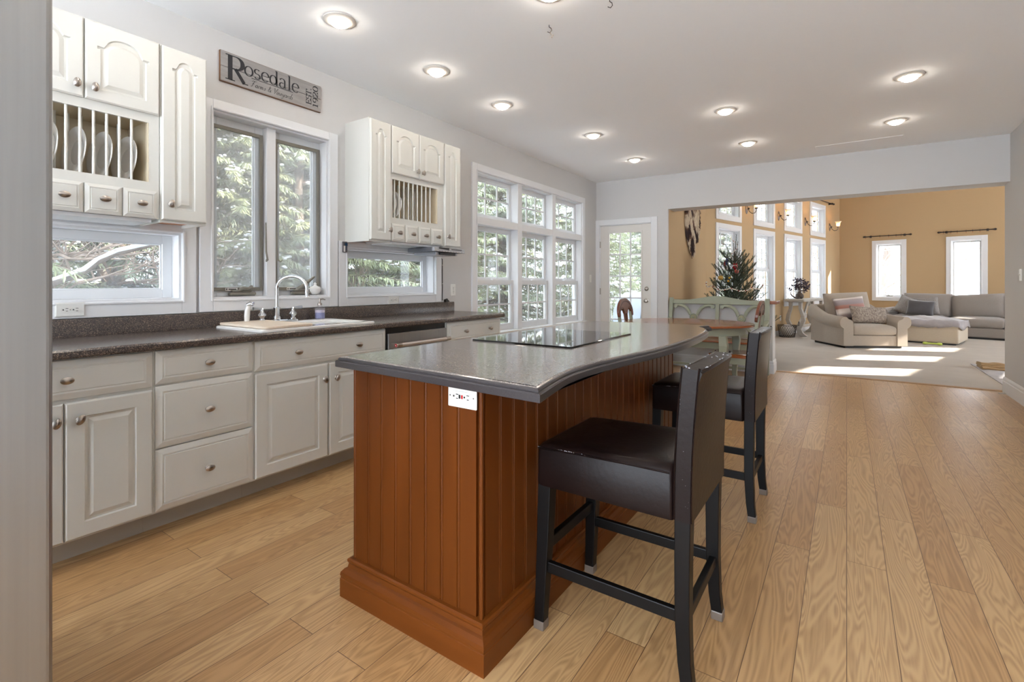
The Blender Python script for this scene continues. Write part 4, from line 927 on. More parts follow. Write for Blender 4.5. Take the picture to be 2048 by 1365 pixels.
for x0, x1 in ((-.589, -.014), (.034, .594)):
    xc = (x0+x1)/2; hw = (x1-x0)/2
    mb = MB(TB); mb.lathe([(.052, -.016), (.052, .012), (.046, .017), (.040, .012), (.012, .012), (.010, .018), (.002, .020)], 24, Matrix.Translation((xc, .715, 0)))
    ro = mb.build('rosette', M_sage, bn, smooth=35)
    mb = MB(TB)
    for i in range(10): a = 2*math.pi*i/10; mb.ell((xc+.026*math.cos(a), .715+.026*math.sin(a), .013), (.007, .007, .004), 8, 5)
    mb.build('carved_petals', mat('sage_gilt', (176, 170, 122), .5), ro)
    for s in (-1, 1):
        for up in (1, -1):
            pts = [(xc+s*(hw-.035), .872), (xc+s*(hw-.08), .885), (xc+s*(hw-.14), .876), (xc+s*(hw-.19), .842), (xc+s*(hw-.222), .795), (xc+s*(.045), .745)]
            pts = [(x, z if up > 0 else 1.43-z-.02, 0) for x, z in pts]
            mb = MB(TB); mb.tube(pts, [.016, .021, .022, .022, .022, .018], 10, flat=.5)
            if up > 0: mb.lathe([(.026, -.012), (.026, .012), (.005, .014)], 16, Matrix.Translation((pts[0][0], pts[0][1]-.008, 0)))
            mb.build('scroll', M_sage, bn, smooth=45)
mb = MB(); mb.box(-.60, .60, -.29, .185, .435, .458); mb.build('seat', M_cherry, bn, bev=.006)
mb = MB(); mb.box(-.59, .59, -.275, -.255, .355, .434); mb.box(-.59, .59, .15, .17, .355, .434); mb.build('apron', M_sage, bn, bev=.003)
mb = MB(); mb.box(-.59, .59, -.28, -.26, .12, .15); mb.build('stretcher', M_sage, bn, bev=.003)

# ---------------------------------------------------------------- recessed lights, hooks, vent
M_bulb = emis('lamp_glow', (255, 243, 228), 28.0)
M_ring = mat('lamp_trim', (226, 220, 212), .5)
def light_proto(label):
    r = thing('recessed_light', label, 'ceiling light', (0, 0, CZ), 0, 'recessed ceiling lights')
    mb = MB(); mb.lathe([(.094, -.0005), (.094, -.004), (.084, -.009), (.062, -.012), (.058, -.006), (.058, -.0008)], 28, cap=False); mb.build('trim_ring', M_ring, r, smooth=40)
    mb = MB(); mb.lathe([(.054, -.001), (.054, -.012), (.050, -.024), (.034, -.034), (.003, -.038)], 24); mb.build('bulb', M_bulb, r, smooth=60)
    return r
LT = [(-2.512, 1.833, 'recessed light in the row over the sink counter, largest and first'), (-2.512, 2.673, 'recessed light in the row over the counter, second from the refrigerator'), (-2.512, 3.509, 'recessed light over the counter end near the far wall cabinet'),
      (-2.222, 4.765, 'recessed light by the big window, over the near side of the dining table'), (-2.222, 6.0, 'smallest recessed light, by the back door corner'),
      (-.912, 4.772, 'recessed light in the middle of the dining ceiling, the larger one'), (-.912, 6.01, 'recessed light in the middle of the dining ceiling, the smaller one'),
      (.394, 4.776, 'recessed light near the kitchen wall at the opening, the larger one'), (.394, 6.01, 'recessed light near the wide opening, beside the vent cover'),
      (-1.33, 2.30, 'recessed light over the island cooktop'), (-1.33, .95, 'unseen recessed light added for brightness over the island end'), (.2, .9, 'unseen recessed light added for brightness over the walkway'), (.2, -.7, 'unseen recessed light added for brightness behind the viewer, walkway side'), (-1.33, -.9, 'unseen recessed light added for brightness behind the viewer, island side'), (-2.512, .99, 'unseen recessed light added in the counter row, refrigerator side'), (.2, 2.6, None)]  # lamps after the cooktop one are unseen, added for brightness
p0 = light_proto(LT[0][2]); p0.location = (LT[0][0], LT[0][1], CZ)
for x, y, l in LT[1:]:
    if l: dup(p0, (x, y, CZ), None, l)
hk = thing('ceiling_hook', 'small dark hook with a scrap of line hanging from the ceiling', 'hook', (-1.50, 2.588, CZ))
mb = MB(); mb.tube([(0, 0, 0), (0, 0, -.012), (.012, .004, -.022), (.016, .005, -.036), (.004, .002, -.048), (-.010, -.003, -.040)], .0022, 8); mb.build('hook', M_wire, hk, smooth=60)
mb = MB(); mb.tube([(.004, .002, -.047), (.012, .006, -.06), (.016, .004, -.082), (.026, .008, -.064)], .0022, 6); mb.build('line', mat('tan_line', (176, 160, 140), .8), hk, smooth=60)
h2 = thing('ceiling_hook', 'small dark hook at the top edge of the ceiling view', 'hook', (-1.087, 2.545, CZ))
mb = MB(); mb.tube([(0, 0, 0), (0, 0, -.012), (.012, .004, -.022), (.014, .005, -.036), (.004, .002, -.048), (-.010, -.003, -.040)], .0022, 8); mb.build('hook', M_wire, h2, smooth=60)
vt = thing('ceiling_vent', 'white painted vent cover in the ceiling beside the header', 'vent', (.10, 6.72, CZ))
mb = MB(); mb.rings([[(x, y, z) for x, y in ((-.40+d, -.10+d), (.40-d, -.10+d), (.40-d, .10-d), (-.40+d, .10-d))] for d, z in ((0, -.0005), (.004, -.004), (.02, -.005))]); mb.build('cover', M_ceil, vt)
# ---------------------------------------------------------------- living room furniture
def pillow(w, h, t, n=14, pinch=.10):
    mb = MB(); F = []
    def pt(i, j, s):
        u, v = -1+2*i/n, -1+2*j/n
        k = max(0, (1-u**4))*max(0, (1-v**4)); th = t/2*k**.55
        px = 1-pinch*(1-abs(u))*0-pinch*(v*v)*0
        return (u*w/2*(1-pinch*.5*(1-v*v)*abs(u)), s*th, h/2*v*(1-pinch*.5*(1-u*u)*abs(v)))
    vs = [pt(i, j, 1) for j in range(n+1) for i in range(n+1)]+[pt(i, j, -1) for j in range(n+1) for i in range(n+1)]
    o = (n+1)**2; fs = []
    for j in range(n):
        for i in range(n):
            a = j*(n+1)+i; fs.append((a, a+1, a+n+2, a+n+1)); fs.append((o+a, o+a+n+1, o+a+n+2, o+a+1))
    mb.add(vs, fs); return mb
def cushion(mb, x0, x1, y0, y1, z0, z1, crown=.03, r=.03):
    lp = []
    for k, z in ((.035, z0), (.008, z0+.02), (0, z0+.05), (0, z1-.05), (.01, z1-.02), (.04, z1)):
        lp.append([(a, b, z) for a, b in rr(x0+k, x1-k, y0+k, y1-k, r, 4)])
    m = .25*min(x1-x0, y1-y0); lp.append([(a, b, z1+crown*.8) for a, b in rr(x0+m*.6, x1-m*.6, y0+m*.6, y1-m*.6, r, 4)]); lp.append([(a, b, z1+crown) for a, b in rr(x0+m*1.6, x1-m*1.6, y0+m*1.6, y1-m*1.6, r*.5, 4)])
    return mb.rings(lp)
RZ = R_(31.9)
ac = thing('armchair', 'taupe roll arm armchair angled on the carpet beside sunlit patches', 'armchair', (.139, 11.474, .008), RZ)
mb = MB(); mb.box(-.50, .50, -.49, .47, 0, .045); mb.build('black_base', M_black, ac)  # black slab stands for small feet and the shadow under the chair
mb = MB(); mb.box(-.39, .39, -.53, .45, .045, .232); mb.build('seat_base', M_sofa, ac, bev=.012)
mb = MB(); cushion(mb, -.385, .385, -.545, .30, .236, .40, .035); mb.build('seat_cushion', M_sofa, ac, smooth=60)
for s in (-1, 1):
    prof = [(.385, .045), (.565, .045), (.562, .36)]+[(.545+.088*math.cos(R_(a)), .47+.105*math.sin(R_(a))) for a in range(-50, 150, 16)]+[(.40, .50), (.385, .46)]
    loops = []
    for y, up, k in ((-.552, 0, .97), (-.545, 0, 1), (-.30, .005, 1), (0, .03, 1), (.25, .11, 1), (.42, .18, .97), (.50, .18, .93)):
        loops.append([(s*(.47+(x-.47)*k), y, z+(up*(z-.045)/.5)) for x, z in prof])
    mb = MB(); mb.rings(loops); mb.build('arm', M_sofa, ac, smooth=50)
mb = MB(); mb.hexa([(-.50, .30, .05), (.50, .30, .05), (.50, .50, .05), (-.50, .50, .05), (-.48, .40, .76), (.48, .40, .76), (.50, .54, .76), (-.50, .54, .76)]); mb.build('back_frame', M_sofa, ac, bev=.04, segs=3)
mb = pillow(.86, .60, .30, pinch=-.02); o = weld(mb.build('back_cushion', M_sofa, ac, smooth=60)); o.location = (0.01, .26, .70); o.rotation_euler = (R_(-12), R_(-2.5), 0)
def pil(name, label, loc, rz, w, h, t, m, tilt=-14, roll=0, pinch=.10):
    r = thing(name, label, 'pillow', loc, rz); o = weld(pillow(w, h, t, pinch=pinch).build('cover', m, r, smooth=60)); o.rotation_euler = (R_(tilt), R_(roll), 0); return r
def stripes():
    m = bpy.data.materials.new('striped_satin'); m.use_nodes = True; nt = m.node_tree; N = nt.nodes; L = nt.links; b = N['Principled BSDF']
    tc = N.new('ShaderNodeTexCoord'); s = N.new('ShaderNodeSeparateXYZ'); L.new(tc.outputs['Generated'], s.inputs[0])
    r = N.new('ShaderNodeValToRGB'); r.color_ramp.interpolation = 'EASE'; e = r.color_ramp.elements
    e[0].position = 0; e[0].color = lin((110, 96, 98)); e[1].position = 1; e[1].color = lin((206, 196, 190))
    for p, c in ((.18, (150, 136, 134)), (.34, (226, 216, 208)), (.46, (214, 200, 190)), (.52, (150, 96, 82)), (.62, (160, 110, 96)), (.68, (138, 124, 124)), (.86, (150, 138, 138)), (.92, (210, 200, 194))): k = e.new(p); k.color = lin(c)
    L.new(s.outputs['Z'], r.inputs[0]); L.new(r.outputs[0], b.inputs['Base Color']); b.inputs['Roughness'].default_value = .4; return m
def chloc(x, y, z): a = Vector((math.cos(RZ), math.sin(RZ), 0)); b = Vector((-math.sin(RZ), math.cos(RZ), 0)); return Vector((.139, 11.474, .008))+a*x+b*y+Vector((0, 0, z))
pil('throw_pillow', 'striped satin pillow leaning on the armchair back', chloc(-.08, .03, .70), RZ, .58, .44, .13, stripes(), -16, -6)
M_lace = mat('beige_woven_lumbar', (176, 164, 150), .9, noise=(38, .16), col2=(126, 112, 104), bump=(40, .7))
pil('lumbar_pillow', 'beige knotted lumbar pillow lying in front on the armchair seat', chloc(.12, -.20, .585), RZ, .68, .34, .14, M_lace, -22, 3)

M_sofas = M_sofag
SR = -BE
def lthing(name, label, cat, p, q, z=.008, group=None): return thing(name, label, cat, LP(p, q, z), SR, group)
sf = lthing('sectional_sofa', 'long taupe grey sectional sofa below the far windows', 'sofa', 2.6, -1.25)
mb = MB(); mb.box(-1.10, 2.2, -.50, .55, 0, .04); mb.build('black_base', M_black, sf)  # black slab filling the floor gap, as under the armchair
for x0, x1 in ((-1.12, -.10), (-.09, .832), (.852, 2.2)):
    mb = MB(); mb.box(x0, x1, -.55, .58, .04, .238); mb.build('base_section', M_sofag, sf, bev=.02)
    mb = MB(); cushion(mb, x0+.004, x1-.004, -.57, .30, .243, .425, .035, .04); mb.build('seat_cushion', M_sofag, sf, smooth=60)
    mb = MB(); mb.box(x0, x1, .40, .58, .24, .735); mb.build('back_frame', M_sofag, sf, bev=.03)
mb = MB(); prof = [(-1.33, .04), (-1.12, .04), (-1.12, .50)]+[(-1.225+.12*math.cos(R_(a)), .50+.10*math.sin(R_(a))) for a in range(0, 200, 20)]
mb.rings([[(x, y, z) for x, z in prof] for y in (-.56, .58)]); mb.build('arm', M_sofag, sf, bev=.01, smooth=40)
for x, w, z, rl in ((-.52, .88, .67, 1), (.35, .90, .665, -4), (1.22, .86, .67, 0)):
    o = weld(pillow(w, .56, .26, pinch=-.02).build('back_cushion', M_sofag, sf, smooth=60)); o.location = (x, .18, z); o.rotation_euler = (R_(-14), R_(rl), 0)
ot = lthing('ottoman', 'large beige ottoman with a plush throw over its top', 'ottoman', 2.35, -3.03)
mb = MB(); mb.box(-.55, .56, -.52, .52, 0, .035); mb.build('black_base', M_black, ot)  # black slab in the floor gap, same as the armchair's
mb = MB(); mb.box(-.62, .605, -.57, .56, .03, .40); mb.build('upholstered_box', mat('warm_beige_linen', (206, 192, 172), .9, noise=(30, .3), col2=(196, 182, 162), stretch=(1, 1, 6)), ot, bev=.02)
tw = lthing('throw_blanket', 'crinkled grey plush throw spread over the ottoman', 'blanket', 2.35, -3.03, .41)
random.seed(11); mb = MB(); nx, ny = 34, 26; vs = []
for j in range(ny+1):
    for i in range(nx+1):
        x = -.60+1.245*i/nx; y = -.60+1.17*j/ny; z = .03+.018*math.sin(x*5+y*3)+.008*math.sin(x*23+y*9)+random.uniform(-.006, .006)
        z += .035*(1-(x/.62)**2)
        if y < -.565: z = -.055-.03*math.sin(x*6+1)+random.uniform(-.008, .008)-(.02 if x > .3 else 0); y = -.592+.01*math.sin(x*20)
        elif y < -.52: z = -.01+random.uniform(-.008, .006); y = -.586
        if x > .61: z = min(z, -.10+.03*math.sin(y*7)); x = .628
        vs.append((x, y, z))
for k in range(2):
    pass
fs = [(j*(nx+1)+i, j*(nx+1)+i+1, (j+1)*(nx+1)+i+1, (j+1)*(nx+1)+i) for j in range(ny) for i in range(nx)]
mb.add(vs, fs); o = mb.build('cloth', M_throw, tw, smooth=80); s_ = o.modifiers.new('thick', 'SOLIDIFY'); s_.thickness = .012; s_.offset = 1
pil('throw_pillow', 'grey woven pillow on the sofa, tilted at its armrest end', LP(1.80, -1.52, .66), SR, .42, .42, .14, M_greypil, -12, 24)
pil('throw_pillow', 'grey woven pillow on the sofa, behind the charcoal pillow', LP(2.14, -1.46, .66), SR, .44, .42, .14, M_greypil, -14, -8)
pil('throw_pillow', 'charcoal velvet pillow in front of two grey ones on the sofa', LP(2.06, -1.66, .63), SR, .50, .36, .14, M_darkpil, -16, 4)
bo = lthing('dog_toy', 'lime green bone shaped dog toy on the carpet by the ottoman', 'dog toy', 2.606, -3.80, .036)
mb = MB(); mb.tube([(-.145, 0, 0), (-.13, 0, 0), (-.10, 0, 0), (-.06, 0, 0), (.06, 0, 0), (.10, 0, 0), (.13, 0, 0), (.145, 0, 0)], [.010, .026, .028, .015, .015, .028, .026, .010], 14); mb.build('bone', M_lime, bo, smooth=60)
rg = thing('floor_mat', 'pale grey streaked mat at the edge of the kitchen wall', 'mat', (1.49, 7.75, .008))
M_mat = mat('grey_streaked_mat', (206, 204, 206), .9, noise=(5, .25), col2=(150, 150, 156), stretch=(1, 6, 1))
mb = MB(); q = [(0, -.0), (1.6, .5), (1.8, 2.35), (0.0, 1.9)]; mb.rings([[(a, b, .0003) for a, b in q], [(a, b, .008) for a, b in q]]); mb.build('woven_pad', M_mat, rg)
tc_ = thing('folded_tarp', 'folded tan canvas heaped on the pale grey mat', 'cloth', (1.52, 9.25, .016))
random.seed(4)
for k in range(3):
    mb = MB(); nn = 14; lp = []
    for i in range(nn+1):
        x = .0+.78*i/nn; w_ = .16-.03*k; hgt = .030+.008*math.sin(i*1.7+k)
        lp.append([(x+.01*math.sin(j), y_*w_+.04*k+.02*math.sin(i*.9+k*2), .002+.020*k+z_*hgt) for j, (y_, z_) in enumerate([(-1, .05), (-1.02, .5), (-.8, .95), (-.2, 1.0), (.5, .9), (1, .5), (1, .05)])])
    mb.rings(lp); mb.build('fold', M_tan, tc_, smooth=70)

# console table with flowers, basket
tb = lthing('console_table', 'whitewashed trestle console table under the tall windows', 'table', .275, -3.30)
mb = MB(); mb.box(-.205, .205, -.82, .82, .795, .825); mb.box(-.215, .215, -.83, .83, .775, .793); mb.build('table_top', M_wash, tb, bev=.005)
for y in (-.70, .62):
    for s in (-1, 1):
        st = [(s*.10, .775, .045), (s*.10, .62, .04), (s*.145, .48, .045), (s*.165, .36, .05), (s*.12, .25, .055), (s*.07, .17, .06), (s*.10, .08, .075), (s*.16, .02, .09), (s*.17, 0, .09)]
        mb = MB(); mb.rings([[(x-h*.8, y-.035, z), (x+h*.8, y-.035, z), (x+h*.8, y+.035, z), (x-h*.8, y+.035, z)] for x, z, h in st]); mb.build('leg', M_wash, tb, bev=.008)
    mb = MB(); mb.box(-.06, .06, y-.03, y+.03, .18, .24); mb.build('trestle_block', M_wash, tb, bev=.005)
mb = MB(); mb.box(-.03, .03, -.67, .59, .19, .23); mb.build('stretcher', M_wash, tb, bev=.004)
mb = MB(); mb.tube([(.02, -.62, .24), (.02, -.2, .52), (.02, 0, .77)], [.022, .026, .03], 8); mb.tube([(.02, .54, .24), (.02, .2, .52), (.02, .02, .77)], [.022, .026, .03], 8); mb.build('curved_brace', M_wash, tb, smooth=60)
mb = MB(); mb.box(-.16, .16, -.74, -.74+.02, .76, .776); mb.build('skirt', M_wash, tb)
vs_ = lthing('flower_vase', 'brown gourd vase of dark plum flowers on the console table', 'vase', .20, -3.55, .833)
mb = MB(); mb.lathe([(.05, 0), (.075, .02), (.088, .06), (.08, .10), (.05, .13), (.034, .15), (.03, .165), (.024, .166)], 22); mb.build('vase_body', M_vase, vs_, smooth=50)
random.seed(21); mbs = MB(); mbp = MB()
for k in range(30):
    a = random.uniform(0, 6.28); rr_ = random.uniform(.03, .24); hz = random.uniform(.22, .46)-rr_*.25
    e = (rr_*math.cos(a), rr_*math.sin(a), hz); mbs.tube([(0, 0, .15), (e[0]*.35, e[1]*.35, hz*.7), e], [.0035, .003, .0025], 5)
    for _ in range(7):
        c = [e[i]+random.uniform(-.035, .035) for i in range(3)]; d = Vector((random.uniform(-1, 1), random.uniform(-1, 1), random.uniform(-.6, .8))).normalized(); u = d.orthogonal().normalized()
        l = random.uniform(.04, .075); q = [Vector(c), Vector(c)+d*l*.5+u*l*.35, Vector(c)+d*l, Vector(c)+d*l*.5-u*l*.35]; nrm = d.cross(u)*.004
        mbp.rings([[p for p in q], [p+nrm for p in q]])
mbs.build('stems', M_twig, vs_); mbp.build('petals', M_plum, vs_)
br_ = lthing('driftwood_branch', 'curled dark driftwood branch lying beside the flower vase', 'branch', .22, -3.78, .836)
mb = MB(); mb.tube([(.02, .14, .012), (.02, .02, .010), (.0, -.10, .03), (-.02, -.20, .07), (-.03, -.27, .11), (-.03, -.275, .16), (-.02, -.235, .175)], [.014, .018, .018, .014, .013, .010, .007], 8); mb.tube([(.02, .0, .012), (.06, -.05, .03), (.08, -.07, .04)], [.010, .008, .004], 6); mb.build('wood', M_vase, br_, smooth=60)
bk_ = lthing('wire_basket', 'dark wire basket of folded linens under the console table', 'basket', .23, -4.36)
mb = MB(); W0, W1 = .15, .19
for i in range(24):
    a0 = 2*math.pi*i/24
    for s in (-1, 1): mb.tube([((W0+(W1-W0)*t)*math.cos(a0+s*t*.8), (W0+(W1-W0)*t)*math.sin(a0+s*t*.8), .006+.25*t) for t in (0, .33, .66, 1)], .0028, 4)
mb.build('mesh_side', M_wire, bk_)
for z, r0 in ((.258, W1), (.006, W0)): mb = MB(); mb.tube([(r0*math.cos(2*math.pi*i/24), r0*math.sin(2*math.pi*i/24), z) for i in range(25)], .006, 6); mb.build('rim', M_wire, bk_)
mb = MB(); mb.tube([(W1*math.cos(.3), W1*math.sin(.3), .255)]+[(W1+.03, .05-.05*math.cos(R_(a))*0+.03*math.cos(R_(a)), .26+.09*math.sin(R_(a))) for a in range(0, 181, 20)], .006, 6); mb.build('handle', M_wire, bk_)
mb = MB(); mb.ell((0, 0, .15), (.14, .14, .13), 16, 8); mb.build('linens', mat('white_linen', (214, 210, 204), .9, bump=(8, .6)), bk_, smooth=60)
hp = lthing('hoop_basket', 'basket with a thin copper hoop handle behind the armchair', 'basket', .30, -.75)
mb = MB(); mb.lathe([(.15, 0), (.20, .12), (.21, .40), (.20, .41), (.19, .40), (.14, .01)], 24); mb.build('basket_body', mat('seagrass', (160, 126, 84), .9, bump=(40, .6)), hp, smooth=50)
mb = MB(); mb.tube([(-.2*math.cos(R_(a)), 0, .40+.47*math.sin(R_(a))) for a in range(0, 181, 10)], .007, 8); mb.build('handle', M_copper, hp, smooth=60)

# hardware on the golden walls
def rod(label, M, a0, a1, z, n, rings):
    r = thing('curtain_rod', label, 'curtain rod', M @ Vector((a0, z, 0))); Ml = M.copy(); Ml[0][3] = Ml[1][3] = Ml[2][3] = 0; w = a1-a0
    mb = MB(Ml); mb.tube([(.05, 0, n), (w-.05, 0, n)], .012, 10); mb.build('pole', M_bronze, r, smooth=50)
    for x, s in ((.0, 1), (w, -1)):
        mb = MB(Ml); mb.tube([(x, 0, n), (x+s*.015, 0, n), (x+s*.035, 0, n), (x+s*.05, 0, n), (x+s*.06, 0, n), (x+s*.07, 0, n)], [.010, .024, .026, .014, .020, .012], 12); mb.build('finial', M_bronze, r, smooth=50)
        mb = MB(Ml); mb.box(x+s*.16-.02, x+s*.16+.02, -.03, .03, 0.001, .012); mb.box(x+s*.16-.014, x+s*.16+.014, -.02, .014, .01, n+.018); mb.build('bracket', M_bronze, r, bev=.003)
    for t in rings:
        mb = MB(Ml); x = w*t; mb.tube([(x, .022*math.cos(R_(a)), n+.022*math.sin(R_(a))) for a in range(0, 361, 30)], .004, 6); mb.build('ring', M_bronze, r, smooth=50)
        mb = MB(Ml); mb.box(x-.004, x+.004, -.052, -.026, n-.003, n+.003); mb.build('clip', M_copper, r)
rod('dark bronze curtain rod above the casement window nearer the room corner', FWm, .572, 1.621, 2.455, .08, (.06, .36, .54, .69, .79))
rod('dark bronze curtain rod above the casement window nearer the kitchen wall', FWm, 2.119, 3.171, 2.455, .08, (.11, .24, .35, .50, .61, .73))
rod('dark bronze curtain rod high above the last transom window', WWm, -2.36, -.74, 3.34, .08, (.1, .2, .9))
M_wbulb = emis('warm_bulb', (255, 190, 110), 60.0)
M_sm = mat('pewter_metal', (112, 106, 104), .4, metal=.7)
scp = thing('wall_sconce', 'wall sconce with a glass bell shade, highest in view by the header', 'wall lamp', WWm @ Vector((-5.837, 2.72, 0)), 0, 'sconces between the tall windows')
Ml = WWm.copy(); Ml[0][3] = Ml[1][3] = Ml[2][3] = 0
mb = MB(Ml @ Matrix.Diagonal((.62, 1.25, 1, 1))); mb.lathe([(.085, .001), (.085, .008), (.06, .018), (.02, .03), (.012, .05)], 22); mb.build('back_plate', M_sm, scp, smooth=40)
mb = MB(Ml); mb.tube([(0, 0, .04), (0, -.06, .06), (0, -.105, .11), (0, -.10, .17), (0, -.05, .20), (0, -.02, .20)], .007, 8); mb.ell((0, 0, .05), (.02, .02, .02), 10, 6); mb.build('arm', M_sm, scp, smooth=60)
TT = Ml @ basis((0, 0, .20), (1, 0, 0), (0, 0, -1), (0, 1, 0))
mb = MB(TT); mb.lathe([(.012, -.03), (.028, -.02), (.030, .0), (.022, .01)], 16); mb.build('cup', M_sm, scp, smooth=40)
mb = MB(TT); mb.lathe([(.026, .005), (.040, .02), (.046, .06), (.050, .09), (.066, .12), (.082, .135), (.079, .135), (.063, .118), (.046, .088), (.042, .06), (.036, .022)], 22, cap=False); mb.build('shade', M_shade, scp, smooth=50)
mb = MB(TT); mb.ell((0, 0, .06), (.022, .022, .032), 12, 8); mb.build('bulb', M_wbulb, scp, smooth=60)
for a, l in ((-4.224, 'wall sconce with a glass bell shade between the second and third tall windows'), (-2.604, 'wall sconce with a glass bell shade between the third and fourth tall windows'), (-.836, 'wall sconce with a glass bell shade in the corner past the last tall window')):
    dup(scp, WWm @ Vector((a, 2.72, 0)), None, l)
outlet('wall_outlet', 'small white outlet low on the golden wall behind the wire basket', WWm, -4.12, .40, False)
outlet('wall_outlet', 'small white outlet low on the golden wall behind the console table legs', WWm, -2.553, .40, False)

# hide on the nook wall
def hide_mat():
    m = bpy.data.materials.new('hide_fur'); m.use_nodes = True; nt = m.node_tree; N = nt.nodes; L = nt.links; b = N['Principled BSDF']
    tc = N.new('ShaderNodeTexCoord'); mp = N.new('ShaderNodeMapping'); mp.inputs['Scale'].default_value = (1, 3.2, 2.0); L.new(tc.outputs['Object'], mp.inputs[0])
    n = N.new('ShaderNodeTexNoise'); n.inputs['Scale'].default_value = 1.6; n.inputs['Detail'].default_value = 5; L.new(mp.outputs[0], n.inputs['Vector'])
    r = N.new('ShaderNodeValToRGB'); e = r.color_ramp.elements; e[0].position = .43; e[0].color = lin((70, 58, 58)); e[1].position = .52; e[1].color = lin((222, 208, 186)); k = e.new(.47); k.color = lin((120, 88, 70))
    L.new(n.outputs[0], r.inputs[0]); L.new(r.outputs[0], b.inputs['Base Color']); b.inputs['Roughness'].default_value = .9; return m
hd = thing('animal_hide', 'shaggy white and dark brown hide hanging on the golden nook wall', 'hide', (-2.129, 8.35, 2.1))
ol = [(-.38, .75), (-.40, .3), (-.40, .08), (-.34, -.12), (-.22, -.26), (-.10, -.36), (0.0, -.38), (.08, -.33), (.13, -.16), (.28, -.10), (.40, .02), (.46, .20), (.44, .45), (.36, .75)]
mb = MB(); mb.rings([[(.003, y, z) for y, z in ol], [(.020, y, z) for y, z in ol], [(.035, y*.85, z*.9) for y, z in ol]]); M_hide = hide_mat(); mb.build('skin', M_hide, hd, smooth=60)
random.seed(9); mb = MB()
for i in range(1500):
    k = random.random(); j = random.randrange(len(ol)); e = Vector(ol[j]).lerp(Vector(ol[(j+1) % len(ol)]), random.random())*(k**.35)
    l = random.uniform(.06, .14); p = Vector((.022+.014*(1-k), e.x, e.y)); d = Vector((random.uniform(.0, .2), random.uniform(-.25, .25)+e.x*.3, -1)).normalized()*l; wv = Vector((0, .006, 0))
    mb.rings([[p-wv, p+wv, p+wv*.2+d], [p-wv+Vector((.004, 0, 0)), p+wv+Vector((.004, 0, 0)), p+wv*.2+d+Vector((.006, 0, 0))]])
mb.build('fur', M_hide, hd)

# ---------------------------------------------------------------- fir tree with ornaments
TX, TY, TH = -1.48, 8.40, 1.98
xt = thing('christmas_tree', 'sparse fir Christmas tree with ornaments behind the half wall', 'christmas tree', (TX, TY, .008))
random.seed(17)
mb = MB(); mb.tube([(0, 0, .05), (.01, 0, .6), (0, .01, 1.2), (.015, 0, 1.7)], [.045, .035, .02, .009], 8); mb.build('trunk', M_bark, xt)
mb = MB(); mb.lathe([(.24, 0), (.25, .02), (.12, .06), (.10, .18), (.08, .19)], 20); mb.build('stand', M_black, xt, smooth=40)
fol = MB(); stems = MB()
def needles(p, q, L, k):
    d = (q-p); ln = d.length
    if ln < 1e-4: return
    d.normalize(); u = d.orthogonal().normalized(); v = d.cross(u)
    for i in range(k):
        t = (i+random.random())/k; a = random.uniform(0, 6.283); c = p+(q-p)*t; o = (u*math.cos(a)+v*math.sin(a)); s = (d*.75+o).normalized()*L*random.uniform(.7, 1.1); w_ = d.cross(o)*.0022
        fol.add([c-w_, c+w_, c+s], [(0, 1, 2)])
def limb(p, dr, ln, depth, thick):
    pts = [p]; d = dr.normalized(); n_ = 4
    for i in range(n_):
        d = (d+Vector((0, 0, .16))).normalized(); pts.append(pts[-1]+d*ln/n_)
    stems.tube(pts, [thick*(1-.7*i/n_) for i in range(n_+1)], 4)
    for i in range(n_): needles(pts[i], pts[i+1], .030, max(8, int(ln/n_*560)))
    if depth:
        for i in range(1, n_):
            for s in (-1, 1):
                sd_ = (d+d.cross(Vector((0, 0, 1))).normalized()*s*.9+Vector((0, 0, random.uniform(-.1, .15)))).normalized(); limb(pts[i], sd_, ln*.42*(1-.15*i), 0, thick*.6)
z = .28; k = 0
while z < 1.66:
    R0 = .74*(1-z/TH)**.82+.03; nb = 11 if z < 1.25 else 7
    for i in range(nb):
        a = 2*math.pi*i/nb+k*.7+random.uniform(-.2, .2); up = .12+.75*(z/TH)**1.5
        limb(Vector((.01, 0, z+random.uniform(-.05, .05))), Vector((math.cos(a), math.sin(a), up)), R0*random.uniform(.85, 1.12)*(1.0 if z < 1.2 else 1.15), 1 if z < 1.45 else 0, .006)
    z += .115; k += 1
limb(Vector((.01, 0, 1.60)), Vector((.10, .02, 1)), .36, 0, .007); limb(Vector((.01, 0, 1.55)), Vector((.25, -.05, 1)), .30, 0, .006); limb(Vector((0, 0, 1.56)), Vector((-.02, -.05, 1)), .26, 0, .006)
stems.build('branches', mat('fir_stem', (84, 78, 60), .9), xt); fol.build('needles', M_folx, xt)
